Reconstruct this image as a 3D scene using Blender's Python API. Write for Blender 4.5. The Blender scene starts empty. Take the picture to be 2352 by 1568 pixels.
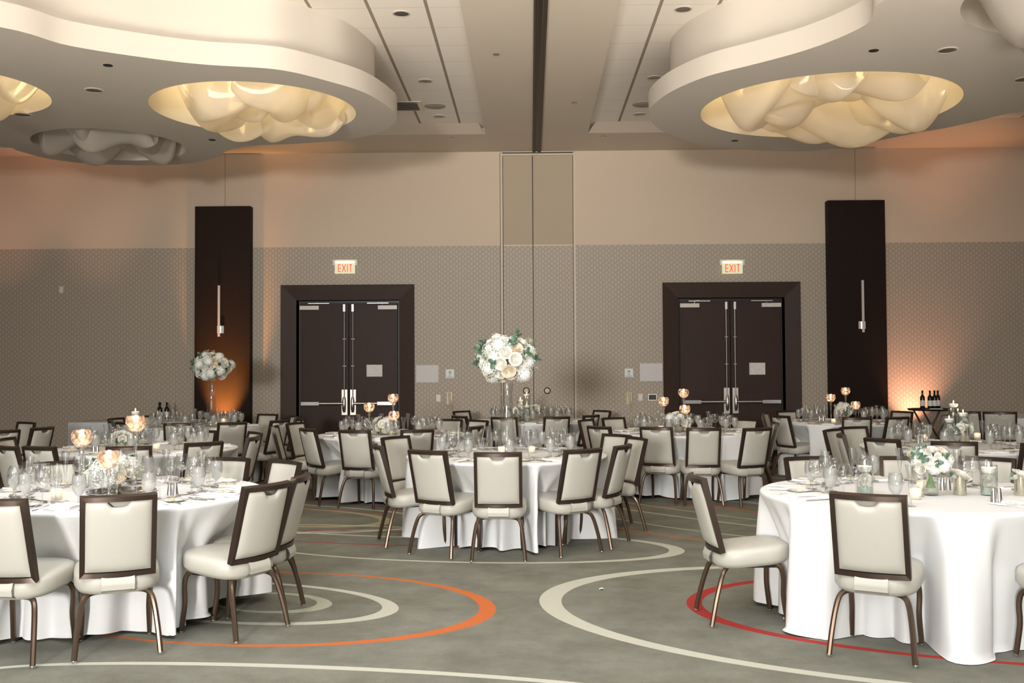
import bpy, math, random
from mathutils import Vector, Matrix
PI = math.pi
R_ = math.radians
random.seed(7)
SC = bpy.context.scene
COL = SC.collection

# ------------------------------------------------------------------ camera
F = 2287.0; H = 1.53
_yaw = math.atan(42/F); _pit = math.atan(66/F); _rho = .0052
cf = Vector((-math.sin(_yaw)*math.cos(_pit), math.cos(_yaw)*math.cos(_pit), math.sin(_pit)))
cr = cf.cross(Vector((0, 0, 1))).normalized(); cu = cr.cross(cf)
CR = cr*math.cos(_rho) - cu*math.sin(_rho); CU = cu*math.cos(_rho) + cr*math.sin(_rho)
cam_d = bpy.data.cameras.new('camera'); cam = bpy.data.objects.new('camera', cam_d); COL.objects.link(cam)
cam_d.sensor_width = 36; cam_d.lens = F/2352*36; cam_d.clip_end = 100
m = Matrix((CR, CU, -cf)).transposed().to_4x4(); m.translation = (0, 0, H); cam.matrix_world = m
SC.camera = cam
def ray(x, y): return cf*F + CR*(x-1176) - CU*(y-784)
def onz(x, y, z):
    d = ray(x, y); t = (z-H)/d.z; return d.x*t, d.y*t
def ony(x, y, Y):
    d = ray(x, y); t = Y/d.y; return d.x*t, H+d.z*t

# ------------------------------------------------------------------ view, world, main lights
SC.view_settings.view_transform = 'Standard'; SC.view_settings.look = 'None'
SC.view_settings.exposure = 0.08; SC.view_settings.gamma = 1.0; SC.view_settings.use_curve_mapping = False
SC.cycles.use_denoising = True
SC.cycles.max_bounces = 5; SC.cycles.transparent_max_bounces = 26; SC.cycles.use_adaptive_sampling = True; SC.cycles.adaptive_threshold = .11
SC.cycles.caustics_reflective = False; SC.cycles.caustics_refractive = False
SC.cycles.sample_clamp_indirect = 6
W = bpy.data.worlds.new('world'); SC.world = W; W.use_nodes = True
W.node_tree.nodes['Background'].inputs[0].default_value = (1, .95, .88, 1)
W.node_tree.nodes['Background'].inputs[1].default_value = .6
def area(name, loc, target, sx, sy, power, col=(1, 1, 1), spread=180):
    l = bpy.data.lights.new(name, 'AREA'); l.shape = 'RECTANGLE'; l.size = sx; l.size_y = sy
    l.energy = power; l.color = col; l.spread = R_(spread)
    o = bpy.data.objects.new(name, l); COL.objects.link(o); o.location = loc
    o.rotation_euler = (Vector(target)-Vector(loc)).to_track_quat('-Z', 'Y').to_euler(); return o
def spot(name, loc, target, power, col, ang, blend=.8, rad=.05):
    l = bpy.data.lights.new(name, 'SPOT'); l.energy = power; l.color = col
    l.spot_size = R_(ang); l.spot_blend = blend; l.shadow_soft_size = rad
    o = bpy.data.objects.new(name, l); COL.objects.link(o); o.location = loc
    o.rotation_euler = (Vector(target)-Vector(loc)).to_track_quat('-Z', 'Y').to_euler(); return o
def point(name, loc, power, col, rad=.03):
    l = bpy.data.lights.new(name, 'POINT'); l.energy = power; l.color = col; l.shadow_soft_size = rad
    o = bpy.data.objects.new(name, l); COL.objects.link(o); o.location = loc; return o
area('flash', (-2.6, -7, 2.3), (0, 16, 2.8), 1.3, 1.0, 220, (1, .955, .90), 66)
area('bounce', (0, -6.5, 4.2), (0, 12, 1.5), 9, 1.8, 190, (1, .94, .86))
area('ceiling_bounce_fill', (-1.1, 3.0, 5.0), (-.7, 5.7, 0), 8, 3.2, 350, (.98, .99, 1), 170)  # added overhead fill, stands in for flash light coming back off the ceiling
area('added_upward_fill', (0, 2.2, .15), (0, 12.2, 9.3), 12, 2.4, 530, (1, .915, .80), 74)  # added fill below the view, brightens ceiling tiles and canopy undersides
D = 17.6                                                            # back wall
spot('amber_uplight', (-5.4, 17.0, .3), (-5.38, 17.42, 1.25), 1200, (1, .42, .09), 50, 1)
spot('pink_uplight', (6.62, 17.15, .3), (6.7, 17.62, 1.9), 230, (1, .45, .28), 80, 1)
for gx, gw, gc in ((-9.4, 260, (1, .45, .28)), (-7.7, 230, (1, .50, .32)), (-6.3, 200, (1, .52, .32)), (6.9, 150, (1, .52, .34)), (8.2, 300, (1, .46, .30))):
    spot('wall_uplight', (gx, 15.7, .4), (gx, 17.5, 5.5), gw, gc, 36, 1)
spot('left_soffit_glow', (-4.4, 15.6, 1.6), (-4.1, 16.95, 5.5), 170, (1, .45, .15), 34, 1)
spot('right_soffit_glow', (6.9, 15.6, 1.6), (7.2, 16.95, 5.5), 170, (1, .45, .2), 44, 1)

# ------------------------------------------------------------------ materials
MATS = {}
def mat(name, col, rough=.5, metal=0, spec=.5, **k):
    if name in MATS: return MATS[name]
    M = bpy.data.materials.new(name); M.use_nodes = True; MATS[name] = M
    b = M.node_tree.nodes['Principled BSDF']
    b.inputs['Base Color'].default_value = (*col, 1); b.inputs['Roughness'].default_value = rough
    b.inputs['Metallic'].default_value = metal; b.inputs['Specular IOR Level'].default_value = spec
    for a, v in k.items(): b.inputs[a.replace('_', ' ')].default_value = v
    return M
def N(M, t, **k):
    n = M.node_tree.nodes.new(t)
    for a, v in k.items(): setattr(n, a, v)
    return n
def L(M, a, b): M.node_tree.links.new(a, b)
def noisy(M, c1, c2, scale, bump=0, bscale=None, rough=None, coord='Object', detail=3):
    b = M.node_tree.nodes['Principled BSDF']
    tc = N(M, 'ShaderNodeTexCoord'); nt = N(M, 'ShaderNodeTexNoise'); nt.inputs['Scale'].default_value = scale
    nt.inputs['Detail'].default_value = detail
    L(M, tc.outputs[coord], nt.inputs['Vector'])
    mx = N(M, 'ShaderNodeMix', data_type='RGBA'); L(M, nt.outputs['Fac'], mx.inputs['Factor'])
    mx.inputs['A'].default_value = (*c1, 1); mx.inputs['B'].default_value = (*c2, 1)
    L(M, mx.outputs['Result'], b.inputs['Base Color'])
    if bump:
        n2 = N(M, 'ShaderNodeTexNoise'); n2.inputs['Scale'].default_value = bscale or scale
        L(M, tc.outputs[coord], n2.inputs['Vector'])
        bp = N(M, 'ShaderNodeBump'); bp.inputs['Strength'].default_value = bump; bp.inputs['Distance'].default_value = .01
        L(M, n2.outputs['Fac'], bp.inputs['Height']); L(M, bp.outputs[0], b.inputs['Normal'])
    return M
leather = noisy(mat('cream_vinyl', (.6, .55, .45), .42), (.545, .53, .475), (.505, .49, .435), 3, .08, 260)
bronze = mat('bronze_metal', (.13, .088, .062), .32, .75)
railm = mat('dark_bronze_rail', (.055, .036, .027), .34, .5)
blackm = mat('black_plastic', (.012, .011, .011), .4)
chrome = mat('chrome', (.75, .75, .76), .18, 1)
steel = mat('satin_steel', (.62, .58, .53), .35, 1)
linen = noisy(mat('white_linen', (.85, .86, .87), .8), (.835, .85, .865), (.815, .83, .845), 4, .22, 6)
napk = noisy(mat('white_napkin', (.88, .88, .88), .8), (.9, .9, .9), (.86, .86, .86), 8, .2, 30)
greycl = noisy(mat('grey_cloth', (.6, .62, .64), .85), (.62, .64, .66), (.56, .58, .6), 3, .1, 9)
china = mat('white_china', (.85, .84, .81), .15)
butter = mat('butter', (.85, .75, .4), .5)
paint = noisy(mat('white_paint', (.6, .55, .49), .8), (.60, .545, .475), (.585, .53, .46), 1.5)
soffitm = noisy(mat('soffit_paint', (.6, .53, .45), .8), (.66, .58, .48), (.64, .56, .465), 1.5)
upper = noisy(mat('beige_wall_paint', (.62, .52, .42), .8), (.64, .525, .41), (.62, .505, .395), 1.2)
closet = noisy(mat('tan_panel_paint', (.5, .42, .31), .8), (.47, .385, .285), (.45, .37, .27), 1.2)
darkwood = mat('dark_walnut', (.045, .026, .02), .5, 0, .18)
petal = noisy(mat('white_petal', (.85, .83, .76), .55), (.88, .87, .82), (.84, .82, .74), 20)
peach = noisy(mat('cream_petal', (.85, .76, .62), .55), (.88, .82, .70), (.84, .74, .58), 20)
hydr = noisy(mat('hydrangea_petal', (.86, .88, .86), .6), (.88, .90, .88), (.83, .86, .80), 20)
leafm = noisy(mat('eucalyptus_leaf', (.12, .2, .15), .5), (.13, .23, .17), (.07, .14, .09), 20)
stemm = mat('green_stem', (.17, .33, .10), .5)
sprigm = mat('pale_green_bud', (.62, .68, .42), .6)
waxm = mat('white_wax', (.9, .87, .8), .5, Subsurface_Weight=.0)
wick = mat('wick', (.02, .02, .02), .9)
paperm = mat('white_paper', (.78, .75, .73), .8)
ivory = mat('ivory_plastic', (.6, .5, .34), .4)
platem = mat('white_plastic', (.7, .66, .6), .4)
winebot = mat('dark_bottle_glass', (.008, .01, .008), .08)
gems = noisy(mat('glass_gems', (.5, .62, .52), .15), (.75, .82, .76), (.25, .36, .28), 90)
def emis(name, col, s):
    M = bpy.data.materials.new(name); M.use_nodes = True; b = M.node_tree.nodes['Principled BSDF']
    b.inputs['Base Color'].default_value = (*col, 1); b.inputs['Emission Color'].default_value = (*col, 1)
    b.inputs['Emission Strength'].default_value = s; return M
flame = emis('flame', (1, .62, .25), 14)
def thin_glass(name, tint=(.97, .98, .98), base=.06, edge=.55, grough=.02, milky=0, milk=(.8, .82, .82)):
    M = bpy.data.materials.new(name); M.use_nodes = True; nt = M.node_tree
    for n in list(nt.nodes): nt.nodes.remove(n)
    out = N(M, 'ShaderNodeOutputMaterial'); tr = N(M, 'ShaderNodeBsdfTransparent'); gl = N(M, 'ShaderNodeBsdfGlossy')
    gl.inputs['Roughness'].default_value = grough; tr.inputs['Color'].default_value = (*tint, 1)
    lw = N(M, 'ShaderNodeLayerWeight'); lw.inputs['Blend'].default_value = .35
    mr = N(M, 'ShaderNodeMapRange'); L(M, lw.outputs['Facing'], mr.inputs['Value'])
    mr.inputs['To Min'].default_value = base; mr.inputs['To Max'].default_value = edge
    mx = N(M, 'ShaderNodeMixShader'); L(M, mr.outputs[0], mx.inputs[0]); L(M, tr.outputs[0], mx.inputs[1]); L(M, gl.outputs[0], mx.inputs[2])
    last = mx
    if milky:
        df = N(M, 'ShaderNodeBsdfDiffuse'); df.inputs['Color'].default_value = (*milk, 1)
        tl = N(M, 'ShaderNodeBsdfTranslucent'); tl.inputs['Color'].default_value = (*milk, 1)
        m1 = N(M, 'ShaderNodeMixShader'); L(M, df.outputs[0], m1.inputs[1]); L(M, tl.outputs[0], m1.inputs[2])
        m2 = N(M, 'ShaderNodeMixShader'); m2.inputs[0].default_value = milky
        L(M, last.outputs[0], m2.inputs[1]); L(M, m1.outputs[0], m2.inputs[2]); last = m2
    L(M, last.outputs[0], out.inputs[0]); return M
glass = thin_glass('clear_glass', (.965, .97, .97), .10, .8, .03)
thick = thin_glass('vase_glass', (.95, .96, .955), .08, .6)
stemg = thin_glass('silvered_stem_glass', (.9, .88, .86), .3, .9, .06)
icew = thin_glass('ice_water', (.96, .97, .97), .05, .2, .1, .5, (.93, .94, .93))
water = thin_glass('water', (.96, .98, .97), .05, .3)
frost = thin_glass('frosted_glass', (.9, .9, .88), .05, .2, .2, .6, (.85, .85, .82))
sculpt = thin_glass('pearl_resin', (.9, .86, .78), .05, .6, .08, .52, (.88, .83, .76))
def mercury(name, c):
    M = thin_glass(name, (1, .93, .86), .12, .5, .08, .0)
    nt = M.node_tree; out = [n for n in nt.nodes if n.type == 'OUTPUT_MATERIAL'][0]; src = out.inputs[0].links[0].from_socket
    p = N(M, 'ShaderNodeBsdfPrincipled'); p.inputs['Base Color'].default_value = (*c, 1); p.inputs['Metallic'].default_value = .85; p.inputs['Roughness'].default_value = .22
    tl = N(M, 'ShaderNodeBsdfTranslucent'); tl.inputs['Color'].default_value = (.95, .78, .66, 1)
    m0 = N(M, 'ShaderNodeMixShader'); m0.inputs[0].default_value = .45; L(M, p.outputs[0], m0.inputs[1]); L(M, tl.outputs[0], m0.inputs[2])
    tc = N(M, 'ShaderNodeTexCoord'); no = N(M, 'ShaderNodeTexNoise'); no.inputs['Scale'].default_value = 38; no.inputs['Detail'].default_value = 4
    L(M, tc.outputs['Object'], no.inputs['Vector'])
    cr_ = N(M, 'ShaderNodeMapRange'); cr_.inputs['From Min'].default_value = .42; cr_.inputs['From Max'].default_value = .58
    L(M, no.outputs['Fac'], cr_.inputs['Value'])
    m1 = N(M, 'ShaderNodeMixShader'); L(M, cr_.outputs[0], m1.inputs[0]); L(M, src, m1.inputs[1]); L(M, m0.outputs[0], m1.inputs[2])
    L(M, m1.outputs[0], out.inputs[0]); return M
merc = mercury('rose_mercury_glass', (.85, .6, .48))
silverm = noisy(mat('silver_mercury', (.6, .57, .48), .25, .8), (.72, .68, .58), (.42, .39, .28), 60, detail=5)

# dark walnut grain
def grain(M, c1, c2):
    b = M.node_tree.nodes['Principled BSDF']; tc = N(M, 'ShaderNodeTexCoord'); mp = N(M, 'ShaderNodeMapping')
    mp.inputs['Scale'].default_value = (60, 60, 1.2); nt = N(M, 'ShaderNodeTexNoise'); nt.inputs['Scale'].default_value = 2
    nt.inputs['Detail'].default_value = 5; L(M, tc.outputs['Object'], mp.inputs[0]); L(M, mp.outputs[0], nt.inputs['Vector'])
    mx = N(M, 'ShaderNodeMix', data_type='RGBA'); L(M, nt.outputs['Fac'], mx.inputs['Factor'])
    mx.inputs['A'].default_value = (*c1, 1); mx.inputs['B'].default_value = (*c2, 1); L(M, mx.outputs['Result'], b.inputs['Base Color'])
grain(darkwood, (.036, .02, .0155), (.056, .033, .025))
pillarwood = mat('espresso_wood', (.02, .012, .01), .6, 0, .12); grain(pillarwood, (.014, .008, .006), (.022, .013, .010))

# wallpaper: woven checks in columns
def wallpaper():
    M = bpy.data.materials.new('woven_check_wallpaper'); M.use_nodes = True; b = M.node_tree.nodes['Principled BSDF']
    tc = N(M, 'ShaderNodeTexCoord'); sx = N(M, 'ShaderNodeSeparateXYZ'); L(M, tc.outputs['Object'], sx.inputs[0])
    def mth(op, a, c=None):
        n = N(M, 'ShaderNodeMath', operation=op)
        if isinstance(a, (int, float)): n.inputs[0].default_value = a
        else: L(M, a, n.inputs[0])
        if c is not None:
            if isinstance(c, (int, float)): n.inputs[1].default_value = c
            else: L(M, c, n.inputs[1])
        return n.outputs[0]
    xy = mth('ADD', sx.outputs[0], sx.outputs[1])
    u = mth('MULTIPLY', xy, 1/.052); v = mth('MULTIPLY', sx.outputs[2], 1/.043)
    ck = N(M, 'ShaderNodeTexChecker'); ck.inputs['Scale'].default_value = 1
    cb = N(M, 'ShaderNodeCombineXYZ'); L(M, u, cb.inputs[0]); L(M, v, cb.inputs[1]); cb.inputs[2].default_value = .5
    L(M, cb.outputs[0], ck.inputs['Vector'])
    ck.inputs['Color1'].default_value = (.46, .40, .33, 1); ck.inputs['Color2'].default_value = (.395, .335, .265, 1)
    fu = mth('FRACT', u); line = mth('LESS_THAN', fu, .1); fv = mth('FRACT', v); l2 = mth('LESS_THAN', fv, .1)
    ln = mth('MAXIMUM', line, mth('MULTIPLY', l2, .5))
    mx = N(M, 'ShaderNodeMix', data_type='RGBA'); L(M, mth('MULTIPLY', ln, .45), mx.inputs['Factor'])
    L(M, ck.outputs['Color'], mx.inputs['A']); mx.inputs['B'].default_value = (.12, .09, .065, 1)
    L(M, mx.outputs['Result'], b.inputs['Base Color']); b.inputs['Roughness'].default_value = .55
    bp = N(M, 'ShaderNodeBump'); bp.inputs['Strength'].default_value = .3; bp.inputs['Distance'].default_value = .003
    L(M, ck.outputs['Fac'], bp.inputs['Height']); L(M, bp.outputs[0], b.inputs['Normal'])
    return M
wallp = wallpaper()

# ceiling tiles
def tiles():
    M = bpy.data.materials.new('ceiling_tile'); M.use_nodes = True; b = M.node_tree.nodes['Principled BSDF']
    tc = N(M, 'ShaderNodeTexCoord'); sx = N(M, 'ShaderNodeSeparateXYZ'); L(M, tc.outputs['Object'], sx.inputs[0])
    def mth(op, a, c=None):
        n = N(M, 'ShaderNodeMath', operation=op)
        if isinstance(a, (int, float)): n.inputs[0].default_value = a
        else: L(M, a, n.inputs[0])
        if c is not None:
            if isinstance(c, (int, float)): n.inputs[1].default_value = c
            else: L(M, c, n.inputs[1])
        return n.outputs[0]
    fx = mth('FRACT', mth('DIVIDE', mth('ADD', sx.outputs[0], 1.134+64*.64), .64))
    fy = mth('FRACT', mth('DIVIDE', mth('ADD', sx.outputs[1], -15.94+64*.6425), .6425))
    lx = mth('LESS_THAN', mth('ABSOLUTE', mth('SUBTRACT', fx, .03)), .03); ly = mth('LESS_THAN', fy, .014)
    mx = N(M, 'ShaderNodeMix', data_type='RGBA'); L(M, mth('MULTIPLY', ly, .45), mx.inputs['Factor'])
    mx.inputs['A'].default_value = (.86, .80, .72, 1); mx.inputs['B'].default_value = (.3, .25, .2, 1)
    m2 = N(M, 'ShaderNodeMix', data_type='RGBA'); L(M, lx, m2.inputs['Factor']); L(M, mx.outputs['Result'], m2.inputs['A'])
    m2.inputs['B'].default_value = (.3, .25, .19, 1)
    L(M, m2.outputs['Result'], b.inputs['Base Color']); b.inputs['Roughness'].default_value = .85
    return M
tilem = tiles()

# carpet with rings
def carpet():
    M = bpy.data.materials.new('ring_pattern_carpet'); M.use_nodes = True; nt = M.node_tree; b = nt.nodes['Principled BSDF']
    def inside(x, y, t, a, b_):
        mp = N(M, 'ShaderNodeMapping'); mp.vector_type = 'TEXTURE'; L(M, tc.outputs['Object'], mp.inputs['Vector'])
        mp.inputs['Location'].default_value = (x, y, 0); mp.inputs['Rotation'].default_value = (0, 0, t); mp.inputs['Scale'].default_value = (a, b_, 1)
        ln = N(M, 'ShaderNodeVectorMath', operation='LENGTH'); L(M, mp.outputs[0], ln.inputs[0])
        lt = N(M, 'ShaderNodeMath', operation='LESS_THAN'); L(M, ln.outputs['Value'], lt.inputs[0]); lt.inputs[1].default_value = 1; return lt.outputs[0]
    tc = N(M, 'ShaderNodeTexCoord')
    wn = N(M, 'ShaderNodeTexNoise'); wn.inputs['Scale'].default_value = 2.2; wn.inputs['Detail'].default_value = 6; wn.inputs['Roughness'].default_value = .7
    L(M, tc.outputs['Object'], wn.inputs['Vector'])
    mr0 = N(M, 'ShaderNodeMapRange'); mr0.inputs['From Min'].default_value = .35; mr0.inputs['From Max'].default_value = .65; L(M, wn.outputs['Fac'], mr0.inputs['Value'])
    mx = N(M, 'ShaderNodeMix', data_type='RGBA'); L(M, mr0.outputs[0], mx.inputs['Factor'])
    mx.inputs['A'].default_value = (.165, .164, .134, 1); mx.inputs['B'].default_value = (.24, .242, .206, 1)
    col = mx.outputs['Result']
    cream = (.56, .56, .48); grn = (.43, .46, .36); orange = (.60, .155, .045); red = (.40, .035, .03); yel = (.42, .39, .24)
    # cx, cy, a, b, angle, exponent, side width, tip width, tip direction (+1 right, -1 left), colour
    RG = [(-1.75, 6.591, 1.541, 1.001, -.215, 2, .035, .11, 1, orange),
          (-1.943, 6.666, 1.127, .562, -.307, 2, .05, .115, 1, cream), (-1.725, 6.621, .428, .276, -.335, 2, .045, .11, 1, grn),
          (-.643, 8.787, 1.961, .798, -.167, 2, .045, .13, 1, cream), (-1.35, 9.15, 1.65, .36, -.2, 2, .03, .10, 1, red),
          (2.536, 6.232, 2.542, 1.521, -.264, 2, .065, .15, -1, cream), (3.07, 6.325, 2.074, 1.192, -.126, 2, .045, .1, -1, red),
          (-2.666, 10.541, 1.351, .6, -.403, 2, .06, .16, 1, yel), (2.878, 9.641, 2.495, 1.255, -.446, 2, .035, .05, -1, orange),
          (3.393, 10.305, 3.192, 1.734, -.515, 2, .04, .05, -1, grn), (2.157, 10.799, 2.947, .724, -.803, 2, .04, .05, -1, cream),
          (2.272, 11.04, 3.2, .585, -.84, 2, .04, .05, -1, grn), (2.478, 11.636, 3.2, .595, -.975, 2, .04, .05, -1, orange),
          (3.5, 12.233, 3.2, 1.223, -.958, 2, .04, .05, -1, cream), (-3.212, 11.779, 2.475, .297, -.472, 2, .035, .06, 1, red),
          (-3.907, 10.682, 3.006, 1.122, -.235, 2, .045, .08, 1, cream), (-1.5, 9.55, 1.25, .30, -.25, 2, .045, .08, 1, cream),
          (-1.082, 4.852, 1.81, .352, -.131, 2, .06, .09, 1, cream), (6.2, 9.2, 3.0, 1.6, .2, 2, .05, .1, -1, orange), (-6.5, 9.0, 2.4, 1.4, -.2, 2, .05, .1, 1, yel)]
    for k, (cx, cy, a, b_, t, n, w, wt, td, c) in enumerate(RG):
        sh = -td*(wt-w)/2
        o_ = inside(cx, cy, t, a, b_); i_ = inside(cx+sh*math.cos(t), cy+sh*math.sin(t), t, a-(w+wt)/2, b_-w)
        gn = N(M, 'ShaderNodeMath', operation='SUBTRACT'); L(M, o_, gn.inputs[0]); L(M, i_, gn.inputs[1])
        m3 = N(M, 'ShaderNodeMix', data_type='RGBA'); mm = N(M, 'ShaderNodeMath', operation='MULTIPLY'); mm.inputs[1].default_value = .93
        L(M, gn.outputs[0], mm.inputs[0]); L(M, mm.outputs[0], m3.inputs['Factor']); L(M, col, m3.inputs['A']); m3.inputs['B'].default_value = (*c, 1)
        col = m3.outputs['Result']
    fn = N(M, 'ShaderNodeTexNoise'); fn.inputs['Scale'].default_value = 160; fn.inputs['Detail'].default_value = 2
    L(M, tc.outputs['Object'], fn.inputs['Vector'])
    mr = N(M, 'ShaderNodeMapRange'); mr.inputs['To Min'].default_value = .72; mr.inputs['To Max'].default_value = 1.28; L(M, fn.outputs['Fac'], mr.inputs['Value'])
    vm = N(M, 'ShaderNodeVectorMath', operation='SCALE'); L(M, col, vm.inputs[0]); L(M, mr.outputs[0], vm.inputs['Scale'])
    L(M, vm.outputs[0], b.inputs['Base Color']); b.inputs['Roughness'].default_value = .95; b.inputs['Specular IOR Level'].default_value = .1
    bp = N(M, 'ShaderNodeBump'); bp.inputs['Strength'].default_value = .35; bp.inputs['Distance'].default_value = .006
    L(M, fn.outputs['Fac'], bp.inputs['Height']); L(M, bp.outputs[0], b.inputs['Normal'])
    return M
carpetm = carpet()

# ------------------------------------------------------------------ mesh helpers
class MB:
    def __init__(s): s.v = []; s.f = []; s.mi = []
    def add(s, vs, fs, mi=0):
        o = len(s.v); s.v += [tuple(p) for p in vs]; s.f += [tuple(i+o for i in f) for f in fs]; s.mi += [mi]*len(fs); return s
    def box(s, x0, x1, y0, y1, z0, z1, mi=0, M=None):
        vs = [(x, y, z) for x in (x0, x1) for y in (y0, y1) for z in (z0, z1)]
        if M: vs = [M @ Vector(p) for p in vs]
        return s.add(vs, [(0, 1, 3, 2), (4, 6, 7, 5), (0, 4, 5, 1), (2, 3, 7, 6), (0, 2, 6, 4), (1, 5, 7, 3)], mi)
    def rings(s, rs, closed=True, cap0=True, cap1=True, mi=0):
        n = len(rs[0]); vs = [p for r in rs for p in r]; fs = []
        for j in range(len(rs)-1):
            for i in range(n if closed else n-1):
                a = j*n+i; b = j*n+(i+1) % n; fs.append((a, b, b+n, a+n))
        if cap0: fs.append(tuple(reversed(range(n))))
        if cap1: fs.append(tuple(range((len(rs)-1)*n, len(rs)*n)))
        return s.add(vs, fs, mi)
    def lathe(s, prof, n=20, c=(0, 0, 0), cap0=False, cap1=False, mi=0):
        return s.rings([[(c[0]+r*math.cos(2*PI*i/n), c[1]+r*math.sin(2*PI*i/n), c[2]+z) for i in range(n)] for r, z in prof], True, cap0, cap1, mi)
    def tube(s, pts, r, n=8, mi=0, flat=1.0):
        pts = [Vector(p) for p in pts]; rs = []; up = None
        for i, p in enumerate(pts):
            t = (pts[min(i+1, len(pts)-1)]-pts[max(i-1, 0)]).normalized()
            if up is None: up = t.orthogonal().normalized()
            up = (up-t*up.dot(t)).normalized(); w = t.cross(up)
            rr = r[i] if isinstance(r, (list, tuple)) else r
            rs.append([p+up*math.cos(2*PI*k/n)*rr+w*math.sin(2*PI*k/n)*rr*flat for k in range(n)])
        return s.rings(rs, mi=mi)
    def stube(s, pts, r, n=8):
        out = []; P = [Vector(p) for p in pts]
        for i in range(len(P)-1):
            a, b_, c, d = P[max(i-1, 0)], P[i], P[i+1], P[min(i+2, len(P)-1)]
            for k in range(4):
                t = k/4; out.append(.5*((2*b_)+(c-a)*t+(2*a-5*b_+4*c-d)*t*t+(3*b_-a-3*c+d)*t**3))
        out.append(P[-1]); return s.tube(out, r, n)
    def grid(s, fn, nu, nv, mi=0):
        vs = [fn(i/nu, j/nv) for j in range(nv+1) for i in range(nu+1)]
        return s.add(vs, [(j*(nu+1)+i, j*(nu+1)+i+1, (j+1)*(nu+1)+i+1, (j+1)*(nu+1)+i) for j in range(nv) for i in range(nu)], mi)
    def xf(s, M): s.v = [tuple(M @ Vector(p)) for p in s.v]; return s
    def join(s, o, M=None): return s.add([(M @ Vector(p)) if M else p for p in o.v], o.f)
    def mesh(s, name, mats, smooth=True, ang=40):
        me = bpy.data.meshes.new(name); me.from_pydata(s.v, [], s.f)
        for mm in (mats if isinstance(mats, (list, tuple)) else [mats]): me.materials.append(mm)
        me.polygons.foreach_set('material_index', s.mi)
        me.update()
        if smooth:
            me.polygons.foreach_set('use_smooth', [True]*len(me.polygons))
            try: me.set_sharp_from_angle(angle=R_(ang))
            except Exception: pass
        return me
    def build(s, name, mats, parent=None, loc=None, smooth=True, ang=40):
        return obj(name, s.mesh(name, mats, smooth, ang), parent, loc)
def obj(name, data, parent=None, loc=None):
    o = bpy.data.objects.new(name, data); COL.objects.link(o); o.parent = parent
    if loc is not None: o.location = loc
    return o
def tag(o, label, cat, group=None):
    o['label'] = label; o['category'] = cat
    if group: o['group'] = group
    return o
def thing(name, label, cat, loc=(0, 0, 0), rz=0, group=None):
    o = obj(name, None, None, loc); o.rotation_euler = (0, 0, rz); o.empty_display_size = .1; return tag(o, label, cat, group)
def struct(name, mb, mt, smooth=False, parent=None):
    o = mb.build(name, mt, parent, smooth=smooth)
    if parent is None: o['kind'] = 'structure'
    return o
CHAIR_AT = {}
def freeze(root):
    def rec(o): return (o, [rec(c) for c in ALLK.get(o, [])])
    return rec(root)
def children_of(root): return [o for o in COL.objects if o.parent == root]
def proto(root):
    return (root, [(c, children_of(c)) for c in children_of(root)])
def dup(P, loc, rz=0, label=None, cat=None, group=None, scale=None, deep=True):
    root, ch = P
    r = root.copy(); COL.objects.link(r); r.location = loc; r.rotation_euler = (0, 0, rz)
    if scale: r.scale = (scale,)*3
    if label: r['label'] = label
    if cat: r['category'] = cat
    if group: r['group'] = group
    for c, gs in ch:
        d = c.copy(); COL.objects.link(d); d.parent = r
        if deep:
            for g in gs:
                e = g.copy(); COL.objects.link(e); e.parent = d
    return r
def kill(P):
    root, ch = P
    for c, gs in ch:
        for g in gs: bpy.data.objects.remove(g)
        bpy.data.objects.remove(c)
    bpy.data.objects.remove(root)

# ------------------------------------------------------------------ room shell
XL, XR, YB = -13.0, 13.0, -5.0
struct('floor', MB().box(XL, XR, YB, D+.3, -.1, 0), carpetm)
ZT = 3.74; ZS = 5.415; ZC = 5.515
# door openings (x from picture, on the wall plane)
d1 = (ony(681, 800, D)[0], ony(917, 800, D)[0], 2.79); d2 = (ony(1558, 800, D)[0], ony(1803, 800, D)[0], 2.79)
cl = (ony(1152, 800, D)[0], ony(1323, 800, D)[0])
def wallsegs(mb, z0, z1, holes):
    x = XL
    for a, b_, zt in holes:
        mb.box(x, a, D, D+.25, z0, z1)
        if zt < z1: mb.box(a, b_, D, D+.25, zt, z1)
        x = b_
    mb.box(x, XR, D, D+.25, z0, z1); return mb
wb = struct('wall_back', wallsegs(MB(), 0, ZT, [(d1[0], d1[1], d1[2]), (cl[0], cl[1], 9), (d2[0], d2[1], d2[2])]), wallp)
struct('wall_back_upper', wallsegs(MB(), ZT, ZS+.1, [(cl[0], cl[1], 9)]).box(XL, XR, D+.25, D+.3, 0, ZS), upper)
struct('wall_left', MB().box(XL-.2, XL, YB, D, 0, ZT).box(XL-.2, XL, YB, D, ZT, 5.6, 1), [wallp, upper])
struct('wall_right', MB().box(XR, XR+.2, YB, D, 0, ZT).box(XR, XR+.2, YB, D, ZT, 5.6, 1), [wallp, upper])
# soffit around the tiled bays, with the sloped reveal
xa, xb = -.72, .967; yb = 16.27
so = MB().box(xa, xb, YB, yb, ZS, ZC+.15).box(XL, XR, yb, D, ZS, ZC+.15)
struct('ceiling', so, soffitm)
rv = MB()
rv.add([(XL, yb, ZS), (xa, yb, ZS), (xa, yb+.0, ZS), (xa-.1, yb-.35, ZC), (XL, yb-.35, ZC)], [(0, 4, 3, 1)])
rv.add([(XR, yb, ZS), (xb, yb, ZS), (xb+.1, yb-.35, ZC), (XR, yb-.35, ZC)], [(0, 1, 2, 3)])
struct('trim_1', rv, soffitm)
struct('ceiling_tiles', MB().box(XL, xa, YB, yb, ZC, ZC+.1).box(xb, XR, YB, yb, ZC, ZC+.1), tilem)
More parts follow.
